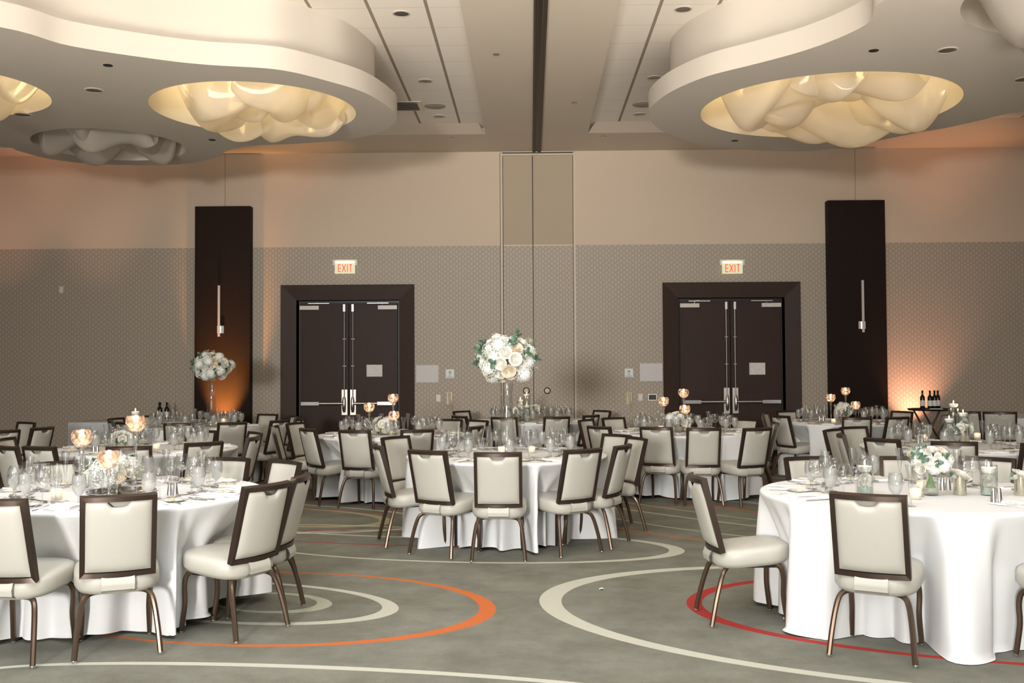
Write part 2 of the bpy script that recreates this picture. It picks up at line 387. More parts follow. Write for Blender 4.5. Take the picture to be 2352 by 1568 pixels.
# partition track
tr = MB(); tx = .132
for a, b_, z, mi in ((-.075, -.045, .02, 0), (-.045, -.02, .012, 0), (-.02, .018, .004, 1), (.018, .05, .012, 0), (.05, .075, .02, 0)):
    tr.box(tx+a, tx+b_, YB, D-.01, ZS-z, ZS, mi)
    tr.box(tx+b_-.004, tx+b_, YB, D-.01, ZS-z-.006, ZS, 1)
trackm = mat('bronze_track', (.075, .052, .036), .5, .2)
o = struct('trim_2', tr, [trackm, blackm])
# closet for the folding partition: door_3
struct('trim_7', MB().box(cl[0]-.016, cl[0]-.006, D-.004, D, 0, ZS-.02).box(cl[0]+.031, cl[0]+.04, D+.02, D+.03, 0, ZS-.07).box(cl[1]-.04, cl[1]-.031, D+.02, D+.03, 0, ZS-.07).box(cl[0], cl[1], D-.013, D-.011, ZS-.04, ZS-.012), mat('shadow_gap', (.10, .07, .05), .7))
c0 = obj('door_3', None); c0['kind'] = 'structure'
xm = ony(1225, 700, D)[0]
for k, (a, b_) in enumerate(((cl[0]+.03, xm-.008), (xm+.008, cl[1]-.03))):
    MB().box(a, b_, D+.03, D+.08, .02, ZT, 0).box(a, b_, D+.03, D+.08, ZT+.012, ZS-.07, 1).box(a, b_, D+.026, D+.03, ZT-.003, ZT+.014, 2).build('door_panel', [wallp, closet, ivory], c0, smooth=False)
tm = mat('tan_trim', (.62, .53, .41), .5)
MB().box(cl[0]-.005, cl[0]+.03, D-.015, D+.1, 0, ZS-.02).box(cl[1]-.03, cl[1]+.005, D-.015, D+.1, 0, ZS-.02).box(cl[0], cl[1], D-.012, D+.1, ZS-.07, ZS-.012).build('door_frame', tm, c0, smooth=False)
MB().box(cl[0], cl[1], D+.1, D+.12, 0, ZS).build('backing', blackm, c0, smooth=False)
for px in (1209, 1257):
    x, z = ony(px, 897, D+.03)
    h = MB().lathe([(.058, 0), (.06, .008), (.05, .014), (.044, .006)], 24).xf(Matrix.Translation((x, D+.03, z)) @ Matrix.Rotation(PI/2, 4, 'X')).build('ring_pull', blackm, c0)
    MB().lathe([(.044, .006), (.03, .012), (.012, .008), (0.001, .009)], 24).xf(Matrix.Translation((x, D+.03, z)) @ Matrix.Rotation(PI/2, 4, 'X')).build('pull_plate', ivory, h)

# double doors
def double_door(n, d, px_shift):
    a, b_, zt = d; r = obj('door_%d' % n, None); r['kind'] = 'structure'
    w = .27; p = .06
    cs = MB()
    # mitred casing with a chamfered inner edge
    for sgn, x in ((-1, a), (1, b_)):
        X0 = x; X1 = x+sgn*w
        cs.add([(X0, D-.02, 0), (X1, D-p, 0), (X1, D-p, zt+w), (X0, D-.02, zt), (X1, D, 0), (X1, D, zt+w), (X0, D+.18, 0), (X0, D+.18, zt)],
               [(0, 1, 2, 3), (1, 4, 5, 2), (0, 3, 7, 6)] if sgn > 0 else [(3, 2, 1, 0), (2, 5, 4, 1), (6, 7, 3, 0)])
    cs.add([(a, D-.02, zt), (b_, D-.02, zt), (b_+w, D-p, zt+w), (a-w, D-p, zt+w), (a-w, D, zt+w), (b_+w, D, zt+w), (a, D+.18, zt), (b_, D+.18, zt)],
           [(0, 1, 2, 3), (3, 2, 5, 4), (0, 6, 7, 1)])
    cs.build('door_casing', darkwood, r, smooth=False)
    MB().box(a-.05, b_+.05, D+.2, D+.22, 0, zt+.05).build('backing', blackm, r, smooth=False)
    mid = (a+b_)/2; yf = D+.1
    for s, (x0, x1) in ((-1, (a+.045, mid-.006)), (1, (mid+.006, b_-.045))):
        lf = MB().box(x0, x1, yf, yf+.045, .01, zt-.045).build('door_leaf', darkwood, r, smooth=False)
        xi = x1 if s < 0 else x0                     # meeting edge
        xo = x0 if s < 0 else x1
        # closer body and arm
        xs = sorted((xo, xo-s*.34)); MB().box(xs[0], xs[1], yf-.06, yf, zt-.165, zt-.095).build('closer_body', platem, lf, smooth=False)
        xs = sorted((xo-s*.15, xo-s*.53))
        arm = MB().tube([(xo-s*.25, yf-.05, zt-.095), (xo-s*.27, yf-.055, zt-.05), (xo-s*.34, yf-.06, zt-.045)], .007)
        arm.box(xs[0], xs[1], yf-.07, yf-.055, zt-.06, zt-.048); arm.build('closer_arm', steel, lf)
        # vertical rod with brackets
        xr = xi+s*.07
        rod = MB().tube([(xr, yf-.035, .98), (xr, yf-.035, zt-.1)], .0095, 8)
        rod.box(xr-.02, xr+.02, yf-.05, yf, zt-.2, zt-.07)
        for z in (1.62, 2.1): rod.box(xr-.028, xr+.028, yf-.03, yf-.01, z-.004, z+.004)
        rod.build('panic_rod', chrome, lf)
        MB().box(xr-.05, xr+.05, yf-.012, yf, .75, 1.2).build('escutcheon', steel, lf, smooth=False)
        hd = MB().tube([(xr, yf-.05, .8), (xr, yf-.06, .86), (xr, yf-.06, 1.0), (xr, yf-.05, 1.07)], [.02, .032, .032, .02], 12); hd.build('latch_case', chrome, lf)
        xe = xo-s*.03; bar = MB(); x1_, x2_ = sorted((xr, xe))
        bar.tube([(x1_, yf-.06, .955), (x2_, yf-.06, .955)], .026, 10)
        bar.build('panic_bar', steel, lf)
        x1_, x2_ = sorted((xe, xe-s*.32)); MB().box(x1_, x2_, yf-.09, yf-.005, .925, .985).build('bar_housing', chrome, lf, smooth=False)
        if s > 0:
            px = (x0+x1)/2+.02; pw = MB().box(px-.14, px+.14, yf-.004, yf, 1.43, 1.64).build('evacuation_notice', paperm, lf, smooth=False)
            ln = MB(); rr = random.Random(n)
            for i in range(10):
                zz = 1.455+i*.018; xx = px-.12
                while xx < px+.10:
                    ww = rr.uniform(.01, .05); 
                    if rr.random() < .55: ln.box(xx, xx+ww, yf-.005, yf-.004, zz, zz+.0035)
                    xx += ww+rr.uniform(.01, .03)
            ln.box(px-.125, px-.122, yf-.005, yf-.004, 1.45, 1.62); ln.build('plan_drawing', mat('grey_ink', (.35, .33, .33), .8), lf if False else r, smooth=False)
    return r
double_door(1, d1, 0); double_door(2, d2, 0)
# pilasters
for n, (x0, x1, y0) in ((3, (447, 574, 474)), (4, (1905, 2036, 460))):
    a = ony(x0, 700, D-.18)[0]; b_ = ony(x1, 700, D-.18)[0]; zt = ony(x0, y0, D-.18)[1]
    struct('trim_%d' % n, MB().box(a, b_, D-.18, D, 0, zt), pillarwood)
for n, (px, y0, y1) in ((5, (517, 350, 473)), (6, (1964, 330, 460))):
    x = ony(px, 400, D)[0]; struct('trim_%d' % n, MB().box(x-.004, x+.004, D-.002, D, 4.4, ZS), mat('joint_shadow', (.25, .18, .13), .8))

# sconces
def sconce(px, y0, y1, plx, label):
    Y = D-.18; x, z1 = ony(px, y0, Y); _, z0 = ony(px, y1, Y); s = thing('wall_sconce', label, 'wall light', (x, Y, z0))
    h = z1-z0
    MB().box(-.02, .02, -.07, -.035, 0, h).build('light_bar', mat('brushed_bar', (.75, .68, .66), .25, .6), s, smooth=False)
    xx = ony(plx, y0, Y)[0]-x
    MB().box(xx-.06, xx+.06, -.035, 0, .06, .19).build('mounting_plate', chrome, s, smooth=False)
sconce(505.5, 656, 773, 508, 'slim vertical metal wall sconce on the left dark wood pilaster')
sconce(1978.5, 644, 763, 1977, 'slim vertical metal wall sconce on the right dark wood pilaster')

# EXIT signs
def exit_sign(px, side):
    x, zt = ony(px, 597, D); s = thing('exit_sign', 'lit red EXIT sign on pale panel above the %s double doors' % side, 'exit sign', (x, D, zt-.25))
    MB().box(-.22, .22, -.06, 0, .15, .25).build('housing', platem, s, smooth=False)
    pn = MB().box(-.18, .18, -.075, -.06, 0, .2).build('sign_panel', emis('exit_panel', (.72, .74, .50), .42), s, smooth=False)
    MB().box(-.17, .17, -.085, -.06, .2, .212).build('lamp_strip', emis('exit_strip', (1, 1, .7), 2.5), s, smooth=False)
    # condensed letters E X I T
    lt = MB(); t = .016; h = .14; z0 = .028; w = .055
    def bar(x0, z0_, x1, z1_, t=t):
        d = Vector((x1-x0, 0, z1_-z0_)).normalized(); nn = Vector((-d.z, 0, d.x))*t/2
        p = [Vector((x0, -.078, z0_))-nn, Vector((x1, -.078, z1_))-nn, Vector((x1, -.078, z1_))+nn, Vector((x0, -.078, z0_))+nn]
        lt.add(p+[q+Vector((0, .003, 0)) for q in p], [(0, 1, 2, 3), (0, 4, 5, 1), (1, 5, 6, 2), (2, 6, 7, 3), (3, 7, 4, 0)])
    X = -.125
    bar(X+t/2, z0, X+t/2, z0+h); [bar(X, z, X+w, z) for z in (z0+t/2, z0+h/2, z0+h-t/2)]
    X = -.05; bar(X, z0, X+w+.01, z0+h); bar(X+w+.01, z0, X, z0+h)
    X = .045; bar(X, z0, X, z0+h)
    X = .075; bar(X, z0+h-t/2, X+w, z0+h-t/2); bar(X+w/2, z0, X+w/2, z0+h)
    lt.build('exit_letters', emis('exit_red', (.85, .10, .03), .8), s, smooth=False)
exit_sign(794, 'left'); exit_sign(1680, 'right')

# small things on the back wall
def wallrect(px0, py0, px1, py1, name, label, cat, mt, t=.012):
    x0, z0 = ony(px0, py1, D); x1, z1 = ony(px1, py0, D)
    o = MB().box(0, x1-x0, -t, 0, 0, z1-z0).build(name, mt, None, (x0, D, z0), smooth=False); return tag(o, label, cat), (x1-x0, z1-z0)
boardm = mat('pale_board', (.66, .64, .64), .6)
wallrect(956, 838, 1007, 878, 'notice_board', 'blank pale board on the wall right of the left double doors', 'board', boardm)
wallrect(1470, 834, 1521, 875, 'notice_board', 'blank pale board on the wall left of the right double doors', 'board', boardm)
inkm = mat('dark_ink', (.08, .09, .09), .7)
for a, lab in (((1024, 848, 1043, 868), 'small square room sign with emblem, beside the left pale board'), ((1435, 846, 1454, 866), 'small square room sign with emblem, beside the right pale board')):
    o, (w, h) = wallrect(*a, 'room_sign', lab, 'sign', mat('sign_white', (.75, .8, .78), .5))
    e = MB(); 
    for i in range(16):
        a0, a1 = 2*PI*i/16, 2*PI*(i+1)/16
        e.add([(w/2+r*math.cos(t), -.014, h*.66+r*math.sin(t)) for r, t in ((.016, a0), (.022, a0), (.022, a1), (.016, a1))], [(0, 1, 2, 3)])
    e.box(w/2-.008, w/2+.008, -.014, -.012, h*.66-.008, h*.66+.008)
    e.box(w/2-.025, w/2+.025, -.014, -.012, h*.36, h*.39); e.box(w/2-.02, w/2+.02, -.014, -.012, h*.27, h*.29); e.box(w*.14, w*.86, -.014, -.012, h*.1, h*.14)
    e.build('sign_emblem', inkm, o, smooth=False)
for px, py, lab in ((1007, 914, 'white light switch plate left of the left wall phone'), (1471, 912, 'white light switch plate right of the right wall phone'), (141, 665, 'small white thermostat high on the bare left wall')):
    x, z = ony(px, py, D); s = thing('light_switch' if px > 500 else 'thermostat', lab, 'switch' if px > 500 else 'thermostat', (x, D, z-.06))
    MB().box(-.037, .037, -.008, 0, 0, .12).build('cover_plate', platem, s, smooth=False)
    MB().box(-.012, .012, -.016, -.008, .035, .085).build('rocker' if px > 500 else 'dial', paperm, s, smooth=False)
x, z = ony(1498.5, 912, D); s = thing('control_panel', 'small black control panel on the wall beside the right doors', 'control panel', (x, D, z-.055))
MB().box(-.075, .075, -.01, 0, 0, .11).build('panel_frame', steel, s, smooth=False)
MB().box(-.065, .065, -.014, -.01, .01, .1).build('screen', blackm, s, smooth=False)
for px, lab in ((1033, 'beige wall telephone near the left double doors'), (1445, 'beige wall telephone near the right double doors')):
    x, z = ony(px, 929, D); s = thing('wall_telephone', lab, 'telephone', (x, D, z))
    MB().box(-.05, .05, -.04, 0, 0, .22).build('phone_base', ivory, s, smooth=False)
    MB().tube([(.012, -.05, .02), (.012, -.07, .045), (.0, -.075, .11), (-.005, -.07, .175), (-.005, -.05, .2)], [.024, .02, .012, .02, .024], 10).build('handset', ivory, s)
    MB().tube([(.01, -.03, 0)]+[(.03+.01*math.cos(k*1.7), -.03+.01*math.sin(k*1.7), -.012*k) for k in range(14)]+[(.06, -.02, -.1), (.05, -.02, -.02)], .004, 5).build('cord', ivory, s)

# ------------------------------------------------------------------ suspended ceiling canopies
ZB, ZM = 4.66, 4.90
def smooth_closed(pts, k=8):
    n = len(pts); out = []
    for i in range(n):
        p0, p1, p2, p3 = (Vector(pts[(i+j-1) % n]) for j in range(4))
        for s in range(k):
            t = s/k
            out.append(tuple(.5*((2*p1)+(p2-p0)*t+(2*p0-5*p1+4*p2-p3)*t*t+(3*p1-p0-3*p2+p3)*t**3)))
    return out
def inset(pts, d):
    n = len(pts); out = []
    area_ = sum(pts[i][0]*pts[(i+1) % n][1]-pts[(i+1) % n][0]*pts[i][1] for i in range(n)); sg = 1 if area_ > 0 else -1
    for i in range(n):
        a = Vector(pts[i-2]); b_ = Vector(pts[(i+2) % n]); t = (b_-a).normalized(); nn = Vector((-t.y, t.x))*sg
        out.append(tuple(Vector(pts[i])+nn*d))
    return out
def plate(outline, holes, z0, z1):
    cu_ = bpy.data.curves.new('c', 'CURVE'); cu_.dimensions = '2D'; cu_.fill_mode = 'BOTH'; cu_.extrude = (z1-z0)/2
    for ps in [outline]+holes:
        sp = cu_.splines.new('POLY'); sp.points.add(len(ps)-1); sp.use_cyclic_u = True
        for q, p in zip(sp.points, ps): q.co = (p[0], p[1], 0, 1)
    t = bpy.data.objects.new('t', cu_); COL.objects.link(t)
    bpy.context.view_layer.update()
    me = bpy.data.meshes.new_from_object(t.evaluated_get(bpy.context.evaluated_depsgraph_get()))
    bpy.data.objects.remove(t); bpy.data.curves.remove(cu_)
    me.transform(Matrix.Translation((0, 0, (z0+z1)/2))); me.materials.clear(); me.materials.append(paint)
    me.polygons.foreach_set('use_smooth', [True]*len(me.polygons)); me.set_sharp_from_angle(angle=R_(35))
    return me
def circ(c, r, n=64, ry=None): return [(c[0]+r*math.cos(2*PI*i/n), c[1]+(ry or r)*math.sin(2*PI*i/n)) for i in range(n)]
def P2(l): return [onz(x, y, ZB) for x, y in l]
leftout = P2([(0, 62), (160, 105), (360, 136), (480, 149), (640, 160), (760, 188), (840, 214), (895, 248), (912, 272), (880, 300), (800, 320), (680, 330), (580, 335), (524, 346), (480, 366), (400, 378), (240, 378), (120, 366), (40, 346), (0, 338)]) + [(-9, 13.4), (-10.5, 11.5), (-10, 8.5), (-8, 7.3), (-6, 8.1)]
rightout = [(3.02, 8.5)]+P2([(1999, 48), (1943, 80), (1851, 115), (1739, 146), (1628, 174), (1554, 204), (1515, 228), (1492, 252), (1492, 272), (1510, 293), (1554, 315), (1628, 334), (1740, 345), (1851, 347), (1962, 334), (2036, 319), (2110, 304), (2166, 295), (2240, 279), (2314, 261), (2352, 256)]) + [(6.9, 11.7), (8, 11.8), (9.8, 12.5), (11, 11.2), (11, 8.8), (9, 7.0), (6.5, 6.3), (4.2, 6.6), (3.3, 7.6)]
def ctr(xn, yn, xf, yf, x0, x1, yc):
    n_ = onz(xn, yn, ZB); f_ = onz(xf, yf, ZB); a = onz(x0, yc, ZB); b_ = onz(x1, yc, ZB)
    return ((a[0]+b_[0])/2, (n_[1]+f_[1])/2)
h1 = (ctr(574, 189, 574, 306, 347, 801, 243)); h2 = ctr(245, 290, 245, 372, 82, 408, 330); h3 = (-6.45, 10.85)
g1 = (ctr(1915, 158, 1915, 318, 1606, 2223, 235)); g3 = (4.85, 8.3)
LH = [(h1, 1.2, 1.2), (h2, 1.0, .98), (h3, 1.05, 1.05)]; RH = [(g1, 1.5, 1.48), (g3, 1.15, 1.1)]
def canopy(out, holes, label):
    o_ = smooth_closed(out, 6); hs = [circ(c, r, 64, ry) for c, r, ry in holes]
    t = thing('suspended_canopy', label, 'ceiling canopy', (0, 0, 0))
    obj('fascia_slab', plate(o_, hs, ZB, ZM), t)
    obj('canopy_drum', plate(inset(o_, .27), hs, ZM, ZC), t)
    return t
CL = canopy(leftout, LH, 'large curved white suspended ceiling canopy on the left side')
CRt = canopy(rightout, RH, 'large curved white suspended ceiling canopy on the right side')

# glass sculptures in the openings
def sculpture(c, r, label, lit, seed, drop=.18):
    rr = random.Random(seed); t = thing('ceiling_light_sculpture', label, 'ceiling light', (c[0], c[1], ZB), 0)
    n = 8 if r > 1.3 else 6
    for i in range(n+1):
        a = 2*PI*(i+rr.random()*.4)/n+seed; q0 = 0 if i == n else r*rr.uniform(.42, .58)
        x0, y0 = math.cos(a)*q0, math.sin(a)*q0; di = a+PI/2+rr.uniform(-.5, .5)
        Ln = r*rr.uniform(.95, 1.25); Wd = r*rr.uniform(.5, .8); dp = drop*rr.uniform(.75, 1.2)+.1; tl = rr.uniform(-.85, .85); ph = rr.random()*6; z0 = rr.uniform(.0, .16)+(.12 if i == n else 0)
        ca, sa = math.cos(di), math.sin(di)
        def fn(u, v):
            p = .12+.88*math.sin(PI*u)**.7; s_ = 2*v-1; t_ = 2*u-1
            lx = t_*Ln/2*(1-.12*s_*s_)+.06*math.sin(3*v+ph); ly = s_*Wd/2*p+.10*r*math.sin(2.2*u*PI+ph)
            z = z0-dp+dp*1.15*abs(t_)**2.2+(.46*r)*abs(s_)**2.1*p+tl*ly+.045*math.sin(7*u+3*s_+ph)
            xx, yy = x0+lx*ca-ly*sa, y0+lx*sa+ly*ca; q = math.hypot(xx, yy)
            if q > r*.95: xx *= r*.95/q; yy *= r*.95/q
            return (xx, yy, z)
        MB().grid(fn, 30, 22).build('glass_sheet', sculpt, t, ang=180)
    for i in range(3):
        a = seed+i*2.1; MB().tube([(math.cos(a)*r*.4, math.sin(a)*r*.4, .3), (math.cos(a)*r*.4, math.sin(a)*r*.4, ZC-ZB)], .006, 6).build('hanging_rod', steel, t)
    if lit:
        for i in range(4):
            a = seed+i*PI/2; l = point('bulb', (c[0]+math.cos(a)*r*.55, c[1]+math.sin(a)*r*.55, ZB+.62), lit/4, (1, .80, .42), .12)
sculpture(h1, 1.2, 'glowing pearl bowl sculpture in the middle opening of the left canopy', 34, 1)
sculpture(h2, 1.0, 'unlit grey bowl sculpture in the smallest far opening of the left canopy', 0, 2, .08)
sculpture(h3, 1.05, 'glowing pearl bowl sculpture cut by the left picture edge', 30, 3, .12)
sculpture(g1, 1.5, 'large glowing pearl bowl sculpture in the right canopy opening', 52, 4, .17)
sculpture(g3, 1.15, 'unlit bowl sculpture hanging in the upper right corner', 0, 5, .34)

# downlights, sprinklers, speakers, vent
def downlight(px, py, z, label, r=.085):
    x, y = onz(px, py, z)
    t = thing('recessed_downlight', label, 'downlight', (x, y, z), 0, 'recessed downlights in the ceiling')
    MB().lathe([(r*1.22, 0), (r*1.22, -.006), (r, -.008), (r, 0)], 24).build('trim_ring', paint, t)
    MB().lathe([(r, -.004), (r*.8, -.002), (r*.5, -.001), (.001, -.001)], 24).build('reflector', mat('grey_reflector', (.16, .14, .13), .25, .7), t)
for px, py, z, lab in ((922, 31, ZC, 'recessed downlight in the left tiles, nearest of its row'), (977, 186, ZC, 'recessed downlight in the left tiles, middle of its row'),
        (1008, 267, ZC, 'recessed downlight in the left tiles, farthest, beyond the round speaker'), (1569, 21, ZC, 'recessed downlight in the right tiles, nearest of its row'),
        (1503, 178, ZC, 'recessed downlight in the right tiles beside the canopy, middle of its row'), (1468, 262, ZC, 'recessed downlight in the right tiles, farthest of its row'),
        (216, 207, ZB, 'recessed downlight under the left canopy, nearer of two'), (53, 263, ZB, 'recessed downlight under the left canopy by its left edge'),
        (2176, 115, ZB, 'recessed downlight under the right canopy above the large sculpture'), (2351, 182, ZB, 'recessed downlight under the right canopy at the picture edge')):
    downlight(px, py, z, lab)
for px, py, lab in ((248, 150, 'small black hole under the left canopy, near the front edge'), (487, 321, 'small black hole under the left canopy between two sculptures'), (2007, 116, 'small black hole under the right canopy'), (1688, 323, 'small black hole under the far edge of the right canopy')):
    x, y = onz(px, py, ZB); t = thing('pinhole_spot', lab, 'pinhole light', (x, y, ZB))
    MB().lathe([(.048, 0), (.048, -.004), (.04, -.006), (.001, -.003)], 20).build('aperture', blackm, t)
for px, py, z, lab in ((1140, 124, ZS, 'small round sprinkler cover left of the ceiling track, nearer'), (1038, 317, ZS, 'small round sprinkler cover on the soffit above the left doors'), (1319, 235, ZS, 'small round sprinkler cover right of the ceiling track'), (1385, 313, ZS, 'small round sprinkler cover on the soffit right of the closet')):
    x, y = onz(px, py, z); t = thing('sprinkler_cover', lab, 'sprinkler', (x, y, z))
    MB().lathe([(.04, 0), (.042, -.012), (.034, -.016), (.001, -.018)], 20).build('cover_disc', steel, t)
for px, py, lab in ((999, 243, 'round flush speaker in the left ceiling tiles'), (1477, 239, 'round flush speaker in the right ceiling tiles, half hidden by canopy')):
    x, y = onz(px, py, ZC); t = thing('ceiling_speaker', lab, 'speaker', (x, y, ZC))
    MB().lathe([(.16, 0), (.16, -.008), (.15, -.012), (.001, -.012)], 32).build('speaker_grille', mat('speaker_grey', (.36, .33, .28), .7), t)
x, y = onz(932, 243, ZC); t = thing('ceiling_vent', 'rectangular air vent in the tiles beside the left canopy', 'air vent', (x, y, ZC))
MB().box(-.3, .25, -.26, .26, -.01, 0).build('vent_frame', steel, t, smooth=False)
for i in range(4): MB().box(-.24, .19, -.2+i*.11, -.13+i*.11, -.02, -.01).build('vent_slat', blackm, t, smooth=False)

# ------------------------------------------------------------------ chair
def superell(a, b_, n=32, e=3.2):
    out = []
    for i in range(n):
        t = 2*PI*i/n; c, s = math.cos(t), math.sin(t)
        out.append((a*math.copysign(abs(c)**(2/e), c), b_*math.copysign(abs(s)**(2/e), s)))
    return out
def back_y(u, v):         # u across (-1..1), v up 0..1 : plane of the back, hollow towards the sitter
    return -.215-.115*v+.032*u*u
def back_z(v): return .432+.444*v
def make_chair(glides):
    t = thing('banquet_chair', '', 'chair')
    se = MB(); rs = []
    for z, k in ((.350, .80), (.356, .92), (.382, 1.0), (.435, 1.0), (.452, .975), (.462, .91), (.468, .75), (.472, .45), (.473, .05)):
        rs.append([(x*k, y*k+.01, z+.018*(y/.22)*(1 if k > .5 else k)) for x, y in superell(.222, .232)])
    se.rings(rs); se.build('seat', leather, t, ang=60)
    W2, t_ = .193, .0130
    fr = MB(); loop = []
    def ring_bar(path):
        rs = []
        for (u, v, du, dv) in path:
            c = Vector((u*(W2-t_), back_y(u, v), back_z(v))); a = Vector((du*t_, 0, dv*t_)); b_ = Vector((0, .017, .005))
            rs.append([c-a-b_, c+a-b_, c+a+b_, c-a+b_])
        n = len(rs); vs = [p for r in rs for p in r]
        fs = [(j*4+i, j*4+(i+1) % 4, ((j+1) % n)*4+(i+1) % 4, ((j+1) % n)*4+i) for j in range(n) for i in range(4)]
        fr.add(vs, fs)
    vlo, vhi = .03, .97; path = []
    for i in range(12): path.append((-1+2*i/12 if i else -1, vlo, (-1 if i == 0 else 0), -1))
    path.append((1, vlo, 1, -1)); path += [(1, vlo+(vhi-vlo)*k/4, 1, 0) for k in (1, 2, 3)]; path.append((1, vhi, 1, 1))
    path += [(1-2*i/12, vhi, 0, 1) for i in range(1, 12)]; path.append((-1, vhi, -1, 1)); path += [(-1, vhi-(vhi-vlo)*k/4, -1, 0) for k in (1, 2, 3)]
    ring_bar(path); fr.build('back_frame', railm, t, ang=30)
    def pad(yoff, sign, notch):
        m = MB()
        def fn(a, b_):
            u = -1+2*a; top = 1.0
            if notch:
                q = abs(u)*.172
                top = 1-.085*max(0, min(1, (.066-q)/.028))*(1 if q > .036 else 1+.12*(1-(q/.036)**2))
            v = b_*top; px_ = abs(u)**10; pz = abs(2*b_-1)**14
            d = .019*(1-px_)*(1-pz)
            vv = .06+.88*v
            return (u*.169, back_y(u*.93, vv)+yoff+sign*d, back_z(vv))
        m.grid(fn, 34, 26); return m
    pad(.004, 1, False).build('backrest', leather, t, ang=70)
    pad(-.006, -1, True).build('rear_pad', leather, t, ang=70)
    st = MB()
    path = [(-.205, .448), (-.232, .425), (-.243, .395), (-.238, .362), (-.2, .343), (-.1, .337)]
    def sf(a, b_):
        i = min(int(b_*5), 4); f_ = b_*5-i; y = path[i][0]*(1-f_)+path[i+1][0]*f_; z = path[i][1]*(1-f_)+path[i+1][1]*f_
        return (-.084+.168*a, y-.003, z)
    st.grid(sf, 4, 15); st.grid(lambda a, b_: tuple(Vector(sf(a, b_))+Vector((0, .008, .002))), 4, 15)
    st.build('back_strap', leather, t)
    MB().box(-.15, .15, -.17, .17, .338, .352).build('seat_frame', blackm, t, smooth=False)
    gl = lambda par, x, y: MB().lathe([(.013, 0), (.015, .005), (.012, .018), (.009, .02)], 10, (x, y, 0), cap0=True).build('glide', chrome, par) if glides else None
    for s in (-1, 1):
        l = MB().stube([(s*.07, -.135, .340), (s*.115, -.145, .340), (s*.148, -.16, .332), (s*.172, -.182, .31), (s*.188, -.205, .25), (s*.203, -.235, .14), (s*.215, -.262, .014)], .0155, 8).build('leg', bronze, t)
        gl(l, s*.215, -.262)
        l = MB().stube([(s*.16, .13, .366), (s*.176, .165, .34), (s*.182, .178, .28), (s*.178, .178, .18), (s*.182, .19, .08), (s*.186, .2, .014)], .0155, 8).build('leg', bronze, t)
        gl(l, s*.186, .2)
    return t
CH_N = proto(make_chair(True)); CH_F = proto(make_chair(False))
T = dict(T1=(-2.65, 6.35), T2=(-.22, 9.12), T3=(2.36, 6.24), T4=(-3.9, 10.0), T5=(-4.7, 13.95), T6=(-1.68, 12.05), T7=(1.9, 12.4),
         T8=(0, 15.15), T9=(4.2, 9.92), T10=(4.5, 14.5), T12=(7.6, 16.2), T13=(-7.2, 12.1))
TN = dict(T1='front left table', T2='centre table', T3='front right table', T4='second left table', T5='back left table', T6='table before left doors',
          T7='table before right doors', T8='back centre table', T9='second right table', T10='back right table', T12='corner table', T13='off-picture left table')
CHAIRS = '''T1 274,1138 -30,1148 625,1112 704,1090 665,1057 528,1050 112,1060
T3 1588,1092 1990,1136 1850,1048 2083,1048 2288,1046
T2 860,1022 902,1002 975,1035 1143,1040 1325,1030 1440,1022 1470,1004 1425,997
T6 1080,978 1038,962 813,988 950,985 700,984 666,970 625,978 1107,964
T8 1156,958 1281,957 1050,955 1040,943 1363,953 1393,942
T7 1370,979 1505,981 1618,983 1745,983 1784,970 1720,962 1340,963 1395,958
T10 1767,948 1803,943 1826,953 1967,958 2040,956 2076,944
T9 1906,985 1948,979 1942,996 2026,1007 2192,1013 2400,1018
T12 2128,952 2271,957 2303,950
T4 82,1026 295,1026 474,1016 594,992 590,1003 4,1006 5,1025 465,988
T13 12,988 104,981 67,969
T5 410,972 536,970 250,965 261,960 278,969 338,954 519,950 627,950 660,965 706,960 682,955'''
def ang_words(dx, dy):
    a = math.degrees(math.atan2(dx, -dy)) % 360          # 0 = nearest the camera, 90 = right
    names = ['at the near edge', 'at near edge, right of middle', 'at the near right corner', 'on the right, nearer half', 'on the right', 'on the right, farther half', 'at the far right', 'at far edge, right of middle',
             'at the far edge', 'at far edge, left of middle', 'at the far left', 'on the left, farther half', 'on the left', 'on the left, nearer half', 'at the near left', 'at near edge, left of middle']
    return names[int(((a+11.25) % 360)//22.5)]
chair_labels = {}
FACE = {'625,1112': None}
def put_chair(X, Y, face, tn, view, words):
    near = tn in ('T1', 'T2', 'T3')
    lab = 'cream chair %s of the %s' % (words, TN[tn])
    k = 2
    base = lab
    extra = ['', ', seen from behind', ', seen from the front', ', nearer one', ', farther one', ', last one']
    i = 0
    while lab in chair_labels: i += 1; lab = base+extra[i]
    chair_labels[lab] = 1
    # origin such that the top middle of the back is at X, Y
    CHAIR_AT.setdefault(tn, []).append((X, Y, face)); off = .33; x = X+math.sin(face)*off; y = Y+math.cos(face)*off
    return dup(CH_N if near else CH_F, (x, y, 0), -face, lab, 'chair', 'cream banquet chairs round the %s' % TN[tn], deep=near)
for line in CHAIRS.split('\n'):
    tn, *cs = line.split(); tx_, ty_ = T[tn]
    for c in cs:
        px, py = map(float, c.split(',')); X, Y = onz(px, py, .876)
        dx, dy = X-tx_, Y-ty_; r0 = math.hypot(dx, dy)
        # keep every chair at a believable distance from its table
        r1 = min(max(r0, 1.13), 1.5); X, Y = tx_+dx/r0*r1, ty_+dy/r0*r1
        put_chair(X, Y, math.atan2(-dx, -dy)+random.uniform(-.05, .05), tn, 0, ang_words(dx, dy))
# chair cut by the right picture edge
put_chair(2.93, 4.95, -.36, 'T3', 0, 'at the near right corner')
kill(CH_N); kill(CH_F)

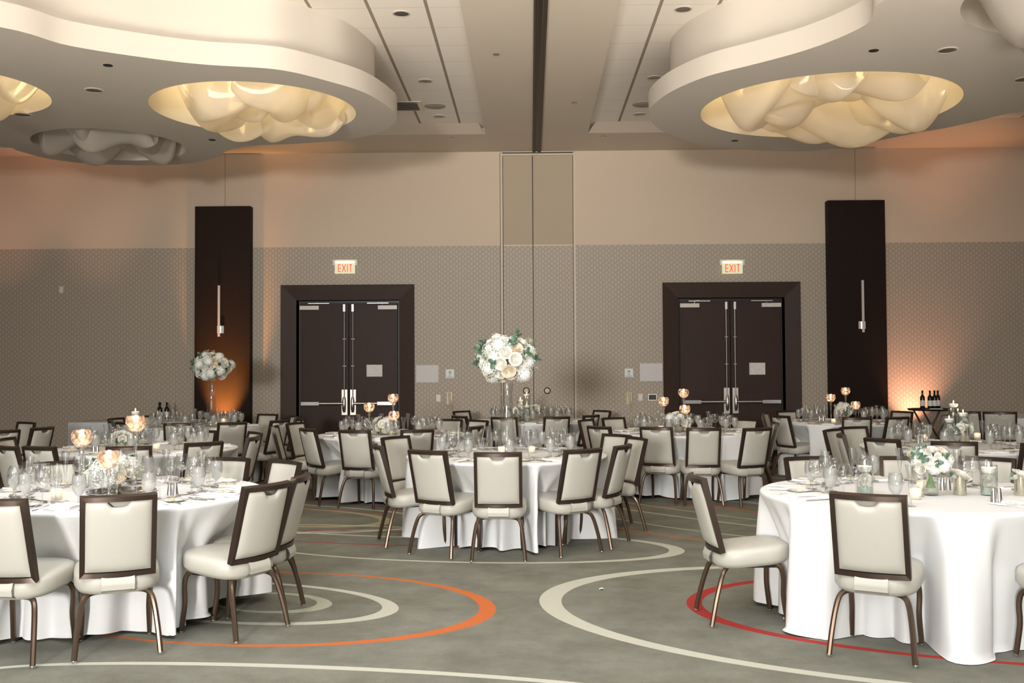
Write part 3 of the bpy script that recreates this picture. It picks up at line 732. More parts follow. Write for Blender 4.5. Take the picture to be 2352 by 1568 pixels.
# ------------------------------------------------------------------ tables and cloths
ZTB = .762
def table(c, tn):
    t = thing('round_table', 'round folding table under white cloth, the %s' % TN[tn], 'table', (*c, 0), 0, 'round banquet tables')
    MB().lathe([(.001, .73), (.9, .73), (.905, .745), (.9, .757), (.001, .757)], 48).build('tabletop', darkwood, t)
    for i in range(4):
        a = PI/4+i*PI/2; MB().tube([(.5*math.cos(a), .5*math.sin(a), .73), (.62*math.cos(a), .62*math.sin(a), .3), (.62*math.cos(a), .62*math.sin(a), .01)], .013, 8).build('leg', blackm, t)
def cloth(c, tn, label, seed, R=.915, mt=linen, hem=.03):
    rr = random.Random(seed); n = 260; k = rr.randint(15, 18); ph = [rr.random()*6 for _ in range(6)]
    ks = [rr.uniform(.5, 1.5) for _ in range(k+2)]
    def fold(th):
        u = th/(2*PI)*k+.35*math.sin(3*th+ph[0])+.25*math.sin(5*th+ph[1]); i = int(u) % k; f_ = u-int(u) if u >= 0 else u-math.floor(u)
        amp = ks[i]*(1-f_)+ks[(i+1) % k]*f_ if True else 1
        if int(math.floor(u)) >= k-1: amp = ks[k-1]*(1-f_)+ks[0]*f_
        s = .5-.5*math.cos(2*PI*f_); return amp*(s**1.4), f_
    prof = [0]; rings_ = []
    for rad in (.02, .3, .6, .82, R-.03): rings_.append([(rad*math.cos(2*PI*i/n), rad*math.sin(2*PI*i/n), ZTB) for i in range(n)])
    for dr, dz in ((-.012, .001), (-.003, .005), (.002, .013), (.004, .03)): rings_.append([((R+dr)*math.cos(2*PI*i/n), (R+dr)*math.sin(2*PI*i/n), ZTB-dz) for i in range(n)])
    J = 16
    for j in range(1, J+1):
        t = j/J; r = []
        for i in range(n):
            th = 2*PI*i/n; fo, f_ = fold(th)
            h0 = hem+.018*math.sin(2*th+ph[2])+.012*math.sin(7*th+ph[3])
            A = .085*t**.85
            rad = R+.004+.015*t+A*(fo-.15)-.02*t*t+.012*t*math.sin(23*th+ph[4]+t*2)*.5
            z = ZTB-.03-(ZTB-.03-max(h0, .006))*t
            sw = .05*t*math.sin(2*PI*f_+ph[5])
            r.append((rad*math.cos(th+sw*.6), rad*math.sin(th+sw*.6), z))
        rings_.append(r)
    # soft puddle at the hem
    dents = []
    for X, Y, fc in CHAIR_AT.get(tn, []):
        X -= c[0]; Y -= c[1]; sx, sy = X+math.sin(fc)*.56, Y+math.cos(fc)*.56       # front edge of the seat
        dents.append((math.atan2(Y, X), max(.60, math.hypot(sx, sy)-.02)))
    for r in rings_:
        for i, p in enumerate(r):
            q = math.hypot(p[0], p[1]); drop = (ZTB-.02-p[2])/.27
            if drop <= 0 or q < .5: continue
            th = math.atan2(p[1], p[0]); k_ = 0
            for a, rf in dents:
                da = abs((th-a+PI) % (2*PI)-PI)*.8; w_ = 1-max(0, min(1, (da-.205)/.085)); w_ = w_*w_*(3-2*w_)
                
                kk = w_*max(0, R+.02-rf)
                if kk > k_: k_ = kk
            q2 = q-k_*min(1, drop)**.9; r[i] = (p[0]*q2/q, p[1]*q2/q, p[2])
    last = rings_[-1]; pr_ = []
    for i, p in enumerate(last):
        q = 1+.03*max(0, math.sin(5*2*PI*i/n+ph[1])); pr_.append((p[0]*q, p[1]*q, max(p[2]-.014, .004)))
    rings_.append(pr_)
    o = MB().rings(rings_, cap0=True, cap1=False).build('tablecloth', mt, None, (*c, 0), ang=180)
    tag(o, label, 'tablecloth', 'white floor-length cloths on the round tables'); return o
CLL = dict(T1='white floor-length cloth on the front left round table', T2='white floor-length cloth on the centre table under the tall flower vase',
           T3='white floor-length cloth on the front right round table', T4='white cloth on the second left table, behind the front left one', T5='white cloth on the back left table near the amber lit pilaster',
           T6='white cloth on the table before the left double doors', T7='white cloth on the table before the right double doors', T8='white cloth on the back centre table before the closet',
           T9='white cloth on the second right table, behind the front right one', T10='white cloth on the back right table before the dark pilaster', T12='white cloth on the table in the far right corner')
for i, (tn, lab) in enumerate(CLL.items()):
    cloth(T[tn], tn, lab, 10+i, hem=.05 if tn in ('T1', 'T6', 'T7') else .02, mt=linen)
    if tn in ('T1', 'T2', 'T3', 'T6', 'T7'): table(T[tn], tn)
# pale service table by the left wall and bottles
def box_cloth(x0, x1, y0, y1, z, label, mt, seed):
    rr = random.Random(seed); pts = []
    def side(a, b_, n): return [(a[0]+(b_[0]-a[0])*i/n, a[1]+(b_[1]-a[1])*i/n) for i in range(n)]
    loop = side((x0, y0), (x1, y0), 40)+side((x1, y0), (x1, y1), 20)+side((x1, y1), (x0, y1), 40)+side((x0, y1), (x0, y0), 20)
    cx, cy = (x0+x1)/2, (y0+y1)/2; rs = []
    for k in (.02, .97, .995, 1.0): rs.append([(cx+(p[0]-cx)*k, cy+(p[1]-cy)*k, z-(0 if k < .99 else .004 if k < 1 else .014)) for p in loop])
    for j in range(1, 9):
        t = j/8; rs.append([(cx+(p[0]-cx)*(1+.03*t*math.sin(i*.55+seed)*t), cy+(p[1]-cy)*(1+.07*t*(.5+.5*math.sin(i*.7+seed))), z-.014-(z-.03)*t) for i, p in enumerate(loop)])
    o = MB().rings(rs, cap0=True, cap1=False).build('tablecloth', mt, None, ang=60); return tag(o, label, 'tablecloth')
xs0 = onz(189, 966, .76); box_cloth(xs0[0], xs0[0]+1.9, 15.3, 16.2, .76, 'grey-white cloth on the service table by the left wall', greycl, 3)

def bottle_mesh():
    b_ = MB().lathe([(.001, 0), (.036, .002), (.038, .01), (.038, .19), (.034, .212), (.018, .235), (.0145, .25), (.0145, .30), (.016, .302), (.016, .312), (.001, .312)], 18)
    return b_.mesh('bottle', winebot), MB().lathe([(.0385, .06), (.0385, .15)], 18).mesh('paper_label', paperm)
bm_, bl_ = bottle_mesh()
def bottles(lst, z, Y, lab, grp):
    for i, (px, w) in enumerate(lst):
        x = ony(px, 930, Y)[0]; b_ = obj('wine_bottle', bm_, None, (x, Y+w, z)); tag(b_, lab[i], 'bottle', grp); obj('paper_label', bl_, b_)
# left: small stand with three bottles
def tray_stand(x, y, z, w, label):
    t = thing('tray_stand', label, 'tray stand', (x, y, 0))
    MB().lathe([(.001, z-.03), (w, z-.03), (w+.015, z), (w, z), (w-.01, z-.018), (.001, z-.018)], 32).build('tray', blackm, t)
    for s in (-1, 1):
        for q in (-.2, .2): MB().tube([(s*.22, q, z-.03), (-s*.22, q, .01)], .014, 6).build('leg', blackm, t)
    return t
Yl = 16.9; xl = ony(372, 930, Yl)[0]; tray_stand(xl, Yl, .72, .3, 'black folding tray stand with three bottles behind the back left table')
bottles([(364.5, .03), (371, -.06), (382, .02)], .703, Yl, ['dark wine bottle, left of the three at the left wall', 'dark wine bottle, middle of the three at the left wall', 'dark wine bottle, right of the three at the left wall'], 'wine bottles at the left')
Yr = 16.4; xr_ = ony(2140, 930, Yr)[0]; tray_stand(xr_, Yr, .87, .36, 'black folding tray stand with wine bottles near the right pilaster')
bottles([(2119, 0), (2134, -.04), (2145, -.03), (2156, .03)], .853, Yr, ['dark wine bottle with white label, leftmost on the right tray stand', 'dark wine bottle, second from left on the right tray stand', 'dark wine bottle, third from left on the right tray stand', 'dark wine bottle with white label, rightmost on the right tray stand'], 'wine bottles at the right')
tag(MB().box(-.1, .1, -.05, .05, 0, .015).box(-.08, .09, -.06, .04, .015, .025).build('folded_napkin', napk, None, (ony(2151, 940, Yr-.2)[0], Yr-.17, .853), smooth=False), 'folded white napkin on the right tray stand in front of bottles', 'napkin')

# ------------------------------------------------------------------ glassware and cutlery prototypes
def GL(prof, n=20): return MB().lathe(prof, n)
def wine_glass(s=1.0, bowl=.045):
    t = thing('wine_glass', '', 'wine glass')
    GL([(.001, .003), (.034*s, .002), (.034*s, .004), (.012, .008), (.0045, .014), (.004, .075), (.006, .086)], 16).build('stem', glass, t)
    GL([(.003, .086), (bowl*.55, .094), (bowl*.9, .115), (bowl, .14), (bowl*.97, .165), (bowl*.8, .2*s+.0)], 20).build('bowl', glass, t)
    return proto(t)
def flute():
    t = thing('champagne_flute', '', 'champagne flute')
    GL([(.001, .003), (.031, .002), (.031, .004), (.01, .008), (.005, .014), (.0045, .06), (.009, .068), (.004, .076)], 16).build('stem', glass, t)
    GL([(.004, .076), (.009, .095), (.015, .14), (.021, .19), (.028, .232)], 20).build('bowl', glass, t)
    return proto(t)
def goblet():
    t = thing('water_goblet', '', 'water goblet')
    GL([(.001, .003), (.036, .002), (.036, .005), (.012, .01), (.007, .02), (.007, .04), (.004, .048)], 16).build('stem', glass, t)
    GL([(.004, .048), (.02, .062), (.035, .09), (.041, .12), (.04, .15), (.035, .182)], 20).build('bowl', glass, t)
    GL([(.003, .051), (.018, .063), (.033, .09), (.039, .12), (.0385, .150), (.036, .168), (.001, .170)], 20).build('ice_water', icew, t)
    return proto(t)
def fork():
    m_ = MB(); m_.tube([(0, -.1, .004), (0, -.02, .003), (0, .03, .008), (0, .045, .007)], [.006, .0035, .0035, .009], 6, flat=.4)
    for x in (-.0085, -.003, .003, .0085): m_.tube([(x*.8, .045, .007), (x, .07, .003), (x, .095, .008)], .0016, 5)
    return m_.mesh('fork', chrome)
def spoon():
    m_ = MB(); m_.tube([(0, -.1, .004), (0, -.02, .003), (0, .04, .008), (0, .052, .005), (0, .07, .003), (0, .09, .006)], [.006, .0035, .004, .015, .02, .006], 8, flat=.3); return m_.mesh('spoon', chrome)
def knife():
    m_ = MB(); m_.tube([(0, -.11, .005), (0, -.01, .005)], .0055, 6, flat=.6); m_.tube([(0, -.01, .004), (.002, .05, .004), (.001, .11, .004)], [.005, .0095, .003], 6, flat=.15); return m_.mesh('knife', chrome)
def napkin():
    rr = random.Random(3); m_ = MB()
    for k, (w, d, z) in enumerate(((.085, .12, .003), (.084, .119, .0085), (.083, .118, .014))):
        m_.grid(lambda a, b_, w=w, d=d, z=z: (w*(2*a-1), d*(2*b_-1), z+.003*math.sin(9*a+4*b_+z*300)), 8, 8)
        for e in range(4):
            pass
        m_.grid(lambda a, b_, w=w, d=d, z=z: (w*(2*a-1), -d, (z-.0058)+b_*.0058+.003*math.sin(9*a+z*300)*b_), 8, 1)
        m_.grid(lambda a, b_, w=w, d=d, z=z: (w*(2*a-1), d, (z-.0058)+b_*.0058+.003*math.sin(9*a+4+z*300)*b_), 8, 1)
        m_.grid(lambda a, b_, w=w, d=d, z=z: (w, d*(2*a-1), (z-.0058)+b_*.0058), 8, 1); m_.grid(lambda a, b_, w=w, d=d, z=z: (-w, d*(2*a-1), (z-.0058)+b_*.0058), 8, 1)
    return m_.mesh('folded_napkin', napk)
def bread_plate():
    t = thing('bread_plate', '', 'plate')
    MB().lathe([(.001, .004), (.045, .004), (.05, .007), (.075, .013), (.078, .012), (.05, .003), (.045, 0), (.001, 0)], 28).build('plate', china, t)
    MB().box(-.02, .01, -.012, .012, .005, .017).build('butter_pat', butter, t, smooth=False)
    return proto(t)
P_wg = wine_glass(1.0, .046); P_ws = wine_glass(.92, .038); P_fl = flute(); P_go = goblet(); P_pl = bread_plate()
me_f, me_s, me_k, me_n = fork(), spoon(), knife(), napkin()
SW = ['nearest the camera', 'near side, right of middle', 'right side, nearer half', 'right side, farther half', 'far side, right of middle', 'farthest from camera', 'far side, left of middle', 'left side, farther half', 'left side, nearer half', 'near side, left of middle']
def setting(c, k, tn, cut=2, rot=0, skip=()):
    a = -PI/2+2*PI*k/10+rot; ux, uy = math.cos(a), math.sin(a); tx_, ty_ = -uy, ux    # u outward, t to the diner's right hand side of picture
    rz = math.atan2(uy, ux)+PI/2       # local -Y points to the diner
    rr = random.Random(hash((tn, k)) % 1000 if False else int(tn[1:])*17+k); w = '%s, %s' % (SW[k], TN[tn])
    def at(r, s): r += rr.uniform(-.012, .012); s += rr.uniform(-.012, .012); return (c[0]+ux*r+tx_*s, c[1]+uy*r+ty_*s, ZTB)
    g = ' on the %s' % TN[tn]
    dup(P_fl, at(.50, .20), 0, 'clear champagne flute at the setting %s' % w, 'champagne flute', 'champagne flutes'+g)
    dup(P_wg, at(.56, .12), 0, 'larger clear wine glass at the setting %s' % w, 'wine glass', 'larger wine glasses'+g)
    dup(P_ws, at(.48, .11), 0, 'smaller clear wine glass at the setting %s' % w, 'wine glass', 'smaller wine glasses'+g)
    if 'g' not in skip: dup(P_go, at(.60, .04), 0, 'goblet of iced water at the setting %s' % w, 'water goblet', 'goblets of iced water'+g)
    def flat(me, nm, r, s, lab, cat, dr=0, z=0):
        p = at(r, s); o = obj(nm, me, None, (p[0], p[1], ZTB+z)); o.rotation_euler = (0, 0, rz+dr+rr.uniform(-.08, .08)); tag(o, lab % w, cat, cat+'s'+g)
    flat(me_n, 'folded_napkin', .74, 0, 'folded white napkin at the setting %s', 'napkin')
    if cut > 0:
        flat(me_k, 'table_knife', .74, .14, 'silver table knife at the setting %s', 'knife')
        flat(me_f, 'dinner_fork', .74, -.13, 'silver dinner fork at the setting %s', 'fork')
    if cut > 1:
        flat(me_f, 'dinner_fork', .72, -.165, 'outer silver fork at the setting %s', 'fork')
        flat(me_s, 'dessert_spoon', .52, -.01, 'silver dessert spoon above the napkin, setting %s', 'spoon', PI/2)
    dup(P_pl, at(.64, -.26), 0, 'small white bread plate at the setting %s' % w, 'plate', 'bread plates'+g)
for tn, cut in (('T1', 2), ('T2', 2), ('T4', 1), ('T6', 1), ('T7', 1), ('T9', 2), ('T5', 0), ('T8', 0), ('T10', 0)):
    for k in range(10): setting(T[tn], k, tn, cut, .12 if tn in ('T4', 'T7', 'T10') else 0)
# front right table: sparser, placed clusters
c3 = T['T3']
for k in (3, 4, 5, 6, 7, 8): setting(c3, k, 'T3', 2, 0, skip=())
def solo(P, px, py, lab, cat, rz=0):
    x, y = onz(px, py, ZTB); return dup(P, (x, y, ZTB), rz, lab, cat)
def soloflat(me, nm, px, py, rz, lab, cat, z=0):
    x, y = onz(px, py, ZTB); o = obj(nm, me, None, (x, y, ZTB+z)); o.rotation_euler = (0, 0, rz); return tag(o, lab, cat)
solo(P_go, 2058, 1160, 'large goblet of iced water beside the frosted votives, front right table', 'water goblet')
solo(P_fl, 2092, 1163, 'champagne flute in front of the votives, front right table', 'champagne flute')
solo(P_ws, 2110, 1140, 'wine glass behind the votives on the front right table', 'wine glass')
soloflat(me_n, 'folded_napkin', 2345, 1152, -.6, 'folded white napkin at the right edge of the front right table', 'napkin')
soloflat(me_f, 'dinner_fork', 2312, 1160, .9, 'left silver fork by the salt and pepper, front right table', 'fork')
soloflat(me_f, 'dinner_fork', 2330, 1163, .9, 'right silver fork by the salt and pepper, front right table', 'fork')

# salt and pepper shakers
def shaker():
    t = thing('salt_shaker', '', 'shaker')
    MB().lathe([(.001, 0), (.019, .001), (.018, .01), (.011, .066)], 16).build('body', chrome, t)
    MB().lathe([(.011, .066), (.012, .07), (.009, .078), (.001, .081)], 16).build('cap', steel, t); return proto(t)
P_sh = shaker()
for px, py, tn in ((390, 1137, 'front left table'), (2165, 1125, 'front right table, behind the bud vase'), (2282, 1152, 'front right table, beside the cylinder candle'), (455, 1037, 'second left table'), (2109, 1018, 'second right table'), (1882, 966, 'back right table'), (215, 1037, 'second left table by the mercury goblet')):
    d = 13 if py > 1100 else 9
    solo(P_sh, px, py, 'left one of two metal salt and pepper shakers, %s' % tn, 'shaker'); solo(P_sh, px+d, py, 'right one of two metal salt and pepper shakers, %s' % tn, 'shaker')
kill(P_wg); kill(P_ws); kill(P_fl); kill(P_go); kill(P_pl); kill(P_sh)

# ------------------------------------------------------------------ candles, votives, vases
def flame_mesh(): return MB().lathe([(.001, 0), (.004, .004), (.0055, .010), (.004, .019), (.001, .03)], 10)
me_fl = flame_mesh().mesh('flame', flame)
def candle(x, y, z, r, h, label, cat='candle', light=.35, grp=None):
    t = thing('floating_candle' if r > .02 else 'tealight_candle', label, cat, (x, y, z), 0, grp)
    MB().lathe([(.001, 0), (r*.7, 0), (r, h*.5), (r*.98, h), (r*.8, h-.003), (.001, h-.004)], 20).build('wax', waxm, t)
    MB().tube([(0, 0, h-.004), (.001, 0, h+.008)], .0012, 5).build('wick', wick, t)
    obj('flame', me_fl, t, (0, 0, h+.004))
    if light: point('candle_glow', (x, y, z+h+.03), light, (1, .72, .5), .012)
    return t
def votive(px, py, lab):
    x, y = onz(px, py, ZTB)
    t = thing('votive_holder', 'frosted glass votive holder ' + lab, 'votive holder', (x, y, ZTB))
    MB().lathe([(.001, .002), (.03, .002), (.031, .006), (.034, .065), (.031, .065), (.028, .01), (.001, .008)], 20).build('cup', frost, t)
    candle(x, y, ZTB+.01, .018, .018, 'lit tealight in the votive holder '+lab, light=.12)
for px, py, lab in ((130, 1147, 'at left on the front left table'), (338, 1128, 'by the flowers on the front left table'), (359, 1034, 'on the second left table'), (495, 978, 'nearer on the back left table'), (513, 971, 'farther on the back left table'),
        (1152, 1042, 'under the flower vase on the centre table'), (1221, 1041, 'right of the vase on the centre table'), (897, 997, 'on the table before the left doors'), (1518, 990, 'left of flowers, table before right doors'), (1580, 985, 'right of flowers, table before right doors'),
        (1231, 963, 'on the back centre table'), (1168, 960, 'left of the vase on the back centre table'), (1915, 972, 'on the back right table'), (2124, 1012, 'left on the second right table'), (2245, 1008, 'right on the second right table'),
        (2103, 1147, 'front one of the pair on the front right table'), (2118, 1127, 'rear one of the pair on the front right table')):
    votive(px, py, lab)
def merc_goblet(px, py, h, label, light=.4, base=None):
    x, y = base or onz(px, py, ZTB)
    t = thing('mercury_glass_goblet', label, 'candle holder', (x, y, ZTB))
    MB().lathe([(.001, .004), (.045, .003), (.046, .006), (.015, .014), (.008, .03), (.006, h*.35), (.012, h-.16), (.018, h-.15), (.012, h-.138), (.02, h-.126), (.01, h-.112)], 18).build('stem', stemg, t)
    MB().lathe([(.01, h-.114), (.035, h-.105), (.058, h-.08), (.067, h-.052), (.064, h-.022), (.054, h)], 28).build('bowl', merc, t)
    candle(x, y, ZTB+h-.108, .02, .02, 'lit candle inside the '+label, light=light)
G = [('T1', (249, 1138, .28), 'short rose mercury glass goblet in front, front left table'), ('T1', (187, 1120, .385), 'medium rose mercury glass goblet at left, front left table'), ('T1', (311, 1112, .47), 'tallest rose mercury glass goblet, front left table')]
for tn, (px, py, h), lab in G: merc_goblet(px, py, h, lab)
for tn, trio, nm in (('T6', ((848, 925), (903, 905), (905, 944)), 'table before left doors'), ('T7', ((1524, 912), (1570, 893), (1573, 930)), 'table before right doors'), ('T10', ((1908, 905), (1942, 890), (1965, 922)), 'back right table')):
    for (px, py), wd, dy in zip(trio, ('left', 'tallest', 'lowest'), (-.02, .1, -.14)):
        Y = T[tn][1]+dy; x, z = ony(px, py, Y); merc_goblet(0, 0, z-ZTB, '%s gold mercury glass goblet, %s' % (wd, nm), .4, (x, Y))
def gemdisc(t, r, z0, z1): 
    m_ = MB(); rr = random.Random(5)
    m_.lathe([(.001, z0), (r, z0), (r, z1), (r*.5, z1+.006), (.001, z1)], 16)
    o = m_.build('glass_gems', gems, t); o['kind'] = 'stuff'
def rosemesh(seed, mt):
    rr = random.Random(seed); m_ = MB()
    m_.lathe([(.001, .0), (.3, .03), (.5, .2), (.3, .5), (.12, .72), (.001, .74)], 10)
    for li, (n, r, h, w, curl) in enumerate(((3, .24, .80, 2.5, .0), (4, .36, .80, 2.0, .03), (5, .50, .76, 1.8, .07), (6, .66, .70, 1.6, .12), (7, .84, .60, 1.4, .2))):
        for k in range(n):
            t0 = 2*PI*k/n+li*.6+rr.uniform(-.15, .15); hh = h*rr.uniform(.92, 1.08)
            def fn(a, b_, t0=t0, r=r, hh=hh, w=w, curl=curl):
                s = a-.5; e = 1-(2*abs(s))**3*.25*b_; th = t0+s*w
                rad = r*(.25+.75*math.sin(min(1, b_*1.15)*PI/2))+curl*b_**4
                return (rad*math.cos(th), rad*math.sin(th), hh*b_*e-curl*.5*b_**5)
            m_.grid(fn, 6, 5)
    return m_.mesh('rose', mt, ang=180)
ROS = [rosemesh(1, petal), rosemesh(2, petal), rosemesh(3, peach)]
def hydrmesh(seed):
    rr = random.Random(seed); m_ = MB()
    m_.lathe([(.001, -.5), (.5, -.3), (.72, .1), (.6, .5), (.3, .7), (.001, .75)], 12)
    n = 70
    for i in range(n):
        zz = 1-1.55*(i+.5)/n; ra = math.sqrt(max(0, 1-zz*zz)); a = i*2.39996
        d = Vector((ra*math.cos(a), ra*math.sin(a), zz)); q = d.to_track_quat('Z', 'Y').to_matrix().to_4x4(); c = d*rr.uniform(.78, .95)
        q = Matrix.Translation(c) @ q @ Matrix.Rotation(rr.random()*6, 4, 'Z')
        for k in range(4):
            Mk = q @ Matrix.Rotation(k*PI/2, 4, 'Z')
            vs = [(0, 0, 0), (.1, -.07, .05), (.19, -.05, .03), (.2, .05, .03), (.1, .07, .05)]
            m_.add([Mk @ Vector(v) for v in vs], [(0, 1, 2, 3, 4)])
    return m_.mesh('hydrangea', hydr, smooth=False)
HYD = [hydrmesh(1), hydrmesh(2)]
def leafmesh(seed, n=5):
    rr = random.Random(seed); m_ = MB(); m_.tube([(0, 0, -.6), (0, .05, .2), (.1, .1, .9)], .02, 5)
    for i in range(n):
        z = .1+.8*i/n; a = i*2.4; sz = rr.uniform(.2, .3)
        Mk = Matrix.Translation((.08*z, .08*z, z)) @ Matrix.Rotation(a, 4, 'Z') @ Matrix.Rotation(-.5+rr.uniform(-.4, .4), 4, 'Y')
        def fn(u, v, sz=sz): 
            t = 2*PI*u; return (sz+sz*v*math.cos(t)*1.05, sz*v*math.sin(t)*.85, .05*v*math.cos(2*t))
        mm = MB().grid(fn, 10, 2); m_.join(mm, Mk)
    return m_.mesh('eucalyptus_sprig', leafm, ang=180)
LEA = [leafmesh(1), leafmesh(2, 6)]
def budmesh(seed):
    rr = random.Random(seed); m_ = MB()
    for i in range(26):
        c = Vector((rr.gauss(0, .28), rr.gauss(0, .28), rr.uniform(.1, 1.1)))
        m_.lathe([(.001, -.07), (.07, 0), (.05, .06), (.001, .08)], 6, c)
    m_.tube([(0, 0, -.6), (0, 0, .8)], .02, 5); return m_.mesh('bud_sprig', hydr if seed == 1 else sprigm)
BUD = [budmesh(1), budmesh(2)]
def place(me, nm, parent, c, d, s, rr):
    o = obj(nm, me, parent); q = Vector(d).normalized().to_track_quat('Z', 'Y').to_matrix().to_4x4() @ Matrix.Rotation(rr.random()*6, 4, 'Z')
    o.matrix_parent_inverse = Matrix(); o.matrix_local = Matrix.Translation(c) @ q @ Matrix.Scale(s, 4); return o
def flower_ball(x, y, z, rx, rz, n, label, seed, fs=.062, low=-.75, grp=None):
    rr = random.Random(seed); t = thing('flower_arrangement', label, 'flowers', (x, y, z), 0, grp)
    MB().lathe([(.001, -rz*.55), (rx*.5, -rz*.4), (rx*.62, 0), (rx*.45, rz*.5), (.001, rz*.6)], 14).build('foliage_core', leafm, t)
    for i in range(n):
        zz = 1-(1-low)*(i+.5)/n; ra = math.sqrt(max(0, 1-zz*zz)); a = i*2.39996+seed
        d = Vector((ra*math.cos(a), ra*math.sin(a), zz)); k = rr.uniform(.72, .98); c = Vector((d.x*rx*k, d.y*rx*k, d.z*rz*k))
        w = rr.random()
        if w < .42: place(HYD[i % 2], 'hydrangea', t, c-d*fs*.5, d, fs*rr.uniform(1.05, 1.3), rr)
        else: place(ROS[rr.choice((0, 1, 0, 2))], 'rose', t, c-d*fs*.45, d, fs*rr.uniform(.85, 1.05), rr)
    for i in range(max(5, int(n*.45))):
        d = Vector((rr.gauss(0, 1), rr.gauss(0, 1), rr.uniform(-.3, 1))).normalized(); c = Vector((d.x*rx*.72, d.y*rx*.72, d.z*rz*.75))
        place(LEA[i % 2], 'eucalyptus_sprig', t, c, d, rx*.36 if rx > .15 else .06, rr)
        d = Vector((rr.gauss(0, 1), rr.gauss(0, 1), rr.uniform(-.2, 1))).normalized(); c = Vector((d.x*rx*.9, d.y*rx*.9, d.z*rz*.9))
        place(BUD[i % 2], 'bud_sprig', t, c, d, fs*.8, rr)
    return t
# tall flared vases with flower balls
def tall_vase(x, y, top, label, s=1):
    h = top-ZTB; t = thing('tall_vase', label, 'vase', (x, y, ZTB))
    MB().lathe([(.001, .006), (.082*s, .004), (.09*s, .012), (.088*s, .05), (.078*s, .14), (.062*s, h*.4), (.052*s, h*.65), (.048*s, h*.85), (.058*s, h)], 28).build('vase_body', thick, t)
    MB().lathe([(.001, .01), (.08*s, .01), (.084*s, .05), (.074*s, .15), (.001, .152)], 24).build('water', water, t)
    o = obj('submerged_rose', ROS[0], t, (0, 0, .03)); o.scale = (.06,)*3
c2 = onz(1165, 1040, ZTB); _, zt2 = ony(1163, 880, c2[1]); tall_vase(*c2, zt2, 'tall flared clear glass vase on the centre table')
x, z = ony(1163, 826, c2[1]); flower_ball(x, c2[1], z, .295, .25, 46, 'large ball of white roses and hydrangea on the centre table vase', 4, .066, -.85)
c5 = (ony(486, 970, T['T5'][1])[0], T['T5'][1]); _, zt5 = ony(487, 880, c5[1]); tall_vase(*c5, zt5, 'tall flared clear glass vase on the back left table', 1.05)
x, z = ony(488, 843, c5[1]); flower_ball(x, c5[1], z, .285, .22, 40, 'ball of white flowers on the tall vase before the left pilaster', 5, .064, -.75)
# low bouquets
def low_bouquet(px, py, Y, rx, rz, n, label, seed, fs=.05, vase=True, vl=None, zc=None):
    x, z = ony(px, py, Y) if zc is None else (ony(px, py, Y)[0], zc)
    flower_ball(x, Y, z, rx, rz, n, label, seed, fs, -.5)
    if vase:
        h = max(.07, z-rz*.55-ZTB); t = thing('low_vase', vl or ('low mirrored vase under the '+label)[:90], 'vase', (x, Y, ZTB))
        MB().lathe([(.001, .0), (.05, .002), (.055, .01), (.06, h)], 20).build('vase_body', silverm, t)
y1 = onz(265, 1128, ZTB)[1]
low_bouquet(258, 1085, y1+.12, .165, .12, 22, 'low white bouquet with greenery on the front left table', 11, .055, vl='low vase under the bouquet on the front left table')
low_bouquet(280, 1008, T['T4'][1]-.1, .11, .08, 9, 'cream roses beside the cylinder candle, second left table', 12, .05, vl='low vase under the roses on the second left table')
low_bouquet(882, 978, T['T6'][1]-.08, .15, .12, 16, 'low white bouquet on the table before the left doors', 13, vl='low vase on the table before the left doors')
low_bouquet(1560, 966, T['T7'][1]-.1, .15, .12, 16, 'low white bouquet on the table before the right doors', 14, vl='low vase on the table before the right doors')
low_bouquet(1938, 944, T['T10'][1]-.1, .14, .11, 14, 'low white bouquet on the back right table', 15, vl='low vase on the back right table')
low_bouquet(1188, 945, T['T8'][1]-.1, .10, .08, 8, 'left small white bouquet among candles, back centre table', 16, vl='left low vase on the back centre table')
low_bouquet(1228, 940, T['T8'][1]+.1, .08, .07, 6, 'right small white bouquet among candles, back centre table', 17, vl='right low vase on the back centre table')
low_bouquet(2212, 985, T['T9'][1]-.1, .09, .05, 5, 'cream rose low beside the cylinder candles, second right table', 18, vl='mirrored vase beside the cylinders, second right table')
# cylinder candles
def cyl(x, y, h, r, label, fill=True, light=.5):
    t = thing('cylinder_vase', 'clear glass cylinder vase '+label, 'vase', (x, y, ZTB))
    MB().lathe([(.001, .004), (r-.002, .002), (r, .008), (r, h)], 28).build('vase_body', thick, t)
    MB().lathe([(.001, .006), (r-.004, .006), (r-.004, h-.05), (.001, h-.05)], 24).build('water', water, t)
    gemdisc(t, r-.005, .006, .045)
    if fill:
        rr = random.Random(int(x*100)); 
        zc = .06
        while zc < h-.085: 
            o = obj('orchid_bloom', ROS[rr.choice((0, 1))], t, (rr.uniform(-.008, .008), rr.uniform(-.008, .008), zc)); o.scale = (r*.74,)*3; o.rotation_euler = (rr.uniform(.4, 1.5), rr.uniform(-.8, .8), 0); zc += .03
    MB().tube([(0, 0, .03), (.012, .005, h*.4), (-.006, .008, h-.07)], .003, 6).build('stem', stemm, t)
    candle(x, y, ZTB+h-.052, r*.86, .034, 'lit floating candle in the cylinder vase '+label, light=light)
x, y = onz(1987, 1135, ZTB); cyl(x, y, .19, .049, 'left on the front right table')
x, y = onz(2272, 1137, ZTB); cyl(x, y, .185, .049, 'right on the front right table')
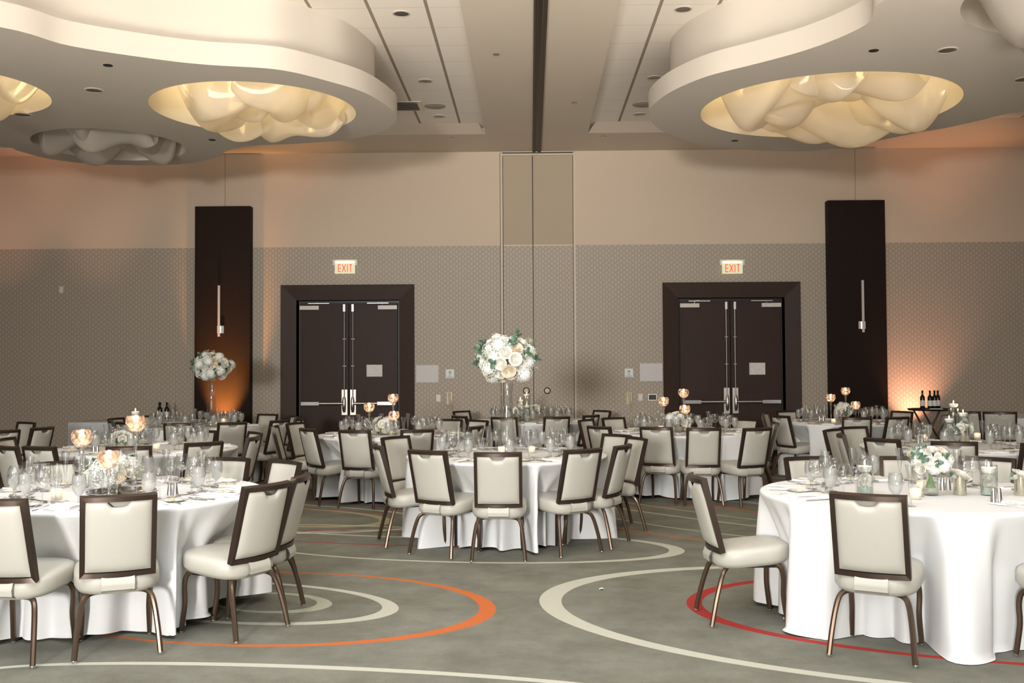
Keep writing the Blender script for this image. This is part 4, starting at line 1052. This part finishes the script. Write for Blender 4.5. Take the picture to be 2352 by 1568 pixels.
for tn, lst in (('T9', ((2190, 925, .05, 'tallest on the second right table'), (2180, 960, -.12, 'shortest, in front on the second right table'), (2212, 946, .0, 'middle height on the second right table'))),
                ('T4', ((311, 943, .1, 'on the second left table'),)), ('T8', ((1210, 903, .05, 'tallest on the back centre table'), (1195, 916, -.05, 'middle height on the back centre table'), (1210, 930, -.15, 'shortest on the back centre table')))):
    for px, py, dy, lab in lst:
        Y = T[tn][1]+dy; x, z = ony(px, py, Y); cyl(x, Y, z-ZTB+.01, .05, lab, fill=(lab[:4] != 'tall'), light=.5)
# front right centrepiece: bouquet in a clear cylinder and two mirrored bud vases with roses
x, y = onz(2138, 1137, ZTB); t = thing('bud_vase', 'small clear glass vase of cut stems on the front right table', 'vase', (x, y, ZTB))
MB().lathe([(.001, .012), (.042, .008), (.044, .014), (.043, .13), (.045, .137)], 28).build('vase_body', thick, t)
MB().lathe([(.001, 0), (.043, 0), (.044, .012), (.001, .012)], 24).build('glass_base', thick, t)
MB().lathe([(.001, .014), (.04, .014), (.04, .085), (.001, .085)], 24).build('water', water, t)
st = MB(); rr = random.Random(2)
for i in range(16):
    a = rr.random()*6.28; st.tube([(.028*math.cos(a), .028*math.sin(a), .045), (.006*math.cos(a), .006*math.sin(a), .11), (.016*math.cos(a), .016*math.sin(a), .18)], .0035, 6)
st.build('stems', stemm, t)
_, zb = ony(2138, 1060, y); flower_ball(x, y, zb-.005, .118, .098, 24, 'hand-tied white bouquet in the clear vase, front right table', 21, .042, -.55)
for px, py, w, lab in ((2205, 1136, 14, 'in the middle'), (2345, 1137, 14, 'at the picture edge')):
    x, y = onz(px, py, ZTB); t = thing('mirrored_bud_vase', 'small silver mirrored vase with one rose, %s of the front right table' % lab, 'vase', (x, y, ZTB))
    MB().lathe([(.001, 0), (.036, .001), (.037, .006), (.037, .112), (.035, .112), (.033, .02), (.001, .01)], 24).build('vase_body', silverm, t)
    r = thing('cut_rose', 'single white rose in the silver vase %s, front right table' % lab, 'flower', (x, y, ZTB+.1))
    o = obj('bloom', ROS[0], r, (0, 0, .005)); o.scale = (.062, .062, .05); o.rotation_euler = (.3, .4, 0)
    o = obj('leaf', LEA[0], r, (-.02, -.01, .0)); o.scale = (.055,)*3; o.rotation_euler = (.2, -1.2, 0)
    o = obj('bud', ROS[1], r, (-.035, -.02, .0)); o.scale = (.028,)*3; o.rotation_euler = (.2, -.5, 0)
x, y = onz(1381, 1354, 0); sc_ = MB(); rr = random.Random(9)
sc_.grid(lambda a, b_: (.03*(a-.5)+rr.uniform(-.004, .004), .03*(b_-.5)+rr.uniform(-.004, .004), .004+rr.uniform(0, .012)), 5, 5)
tag(sc_.build('paper_scrap', paperm, None, (x, y, 0)), 'tiny crumpled white scrap lying on the carpet between the rings', 'litter')
# silver tray under the front left bouquet
x, y = onz(262, 1135, ZTB); tag(MB().lathe([(.001, .002), (.2, .002), (.215, .006), (.215, .01), (.2, .006), (.001, .005)], 40).build('mirror_tray', mat('mirror', (.6, .6, .58), .08, 1), None, (x, y+.12, ZTB)), 'round mirror tray under the front left centrepiece', 'tray')
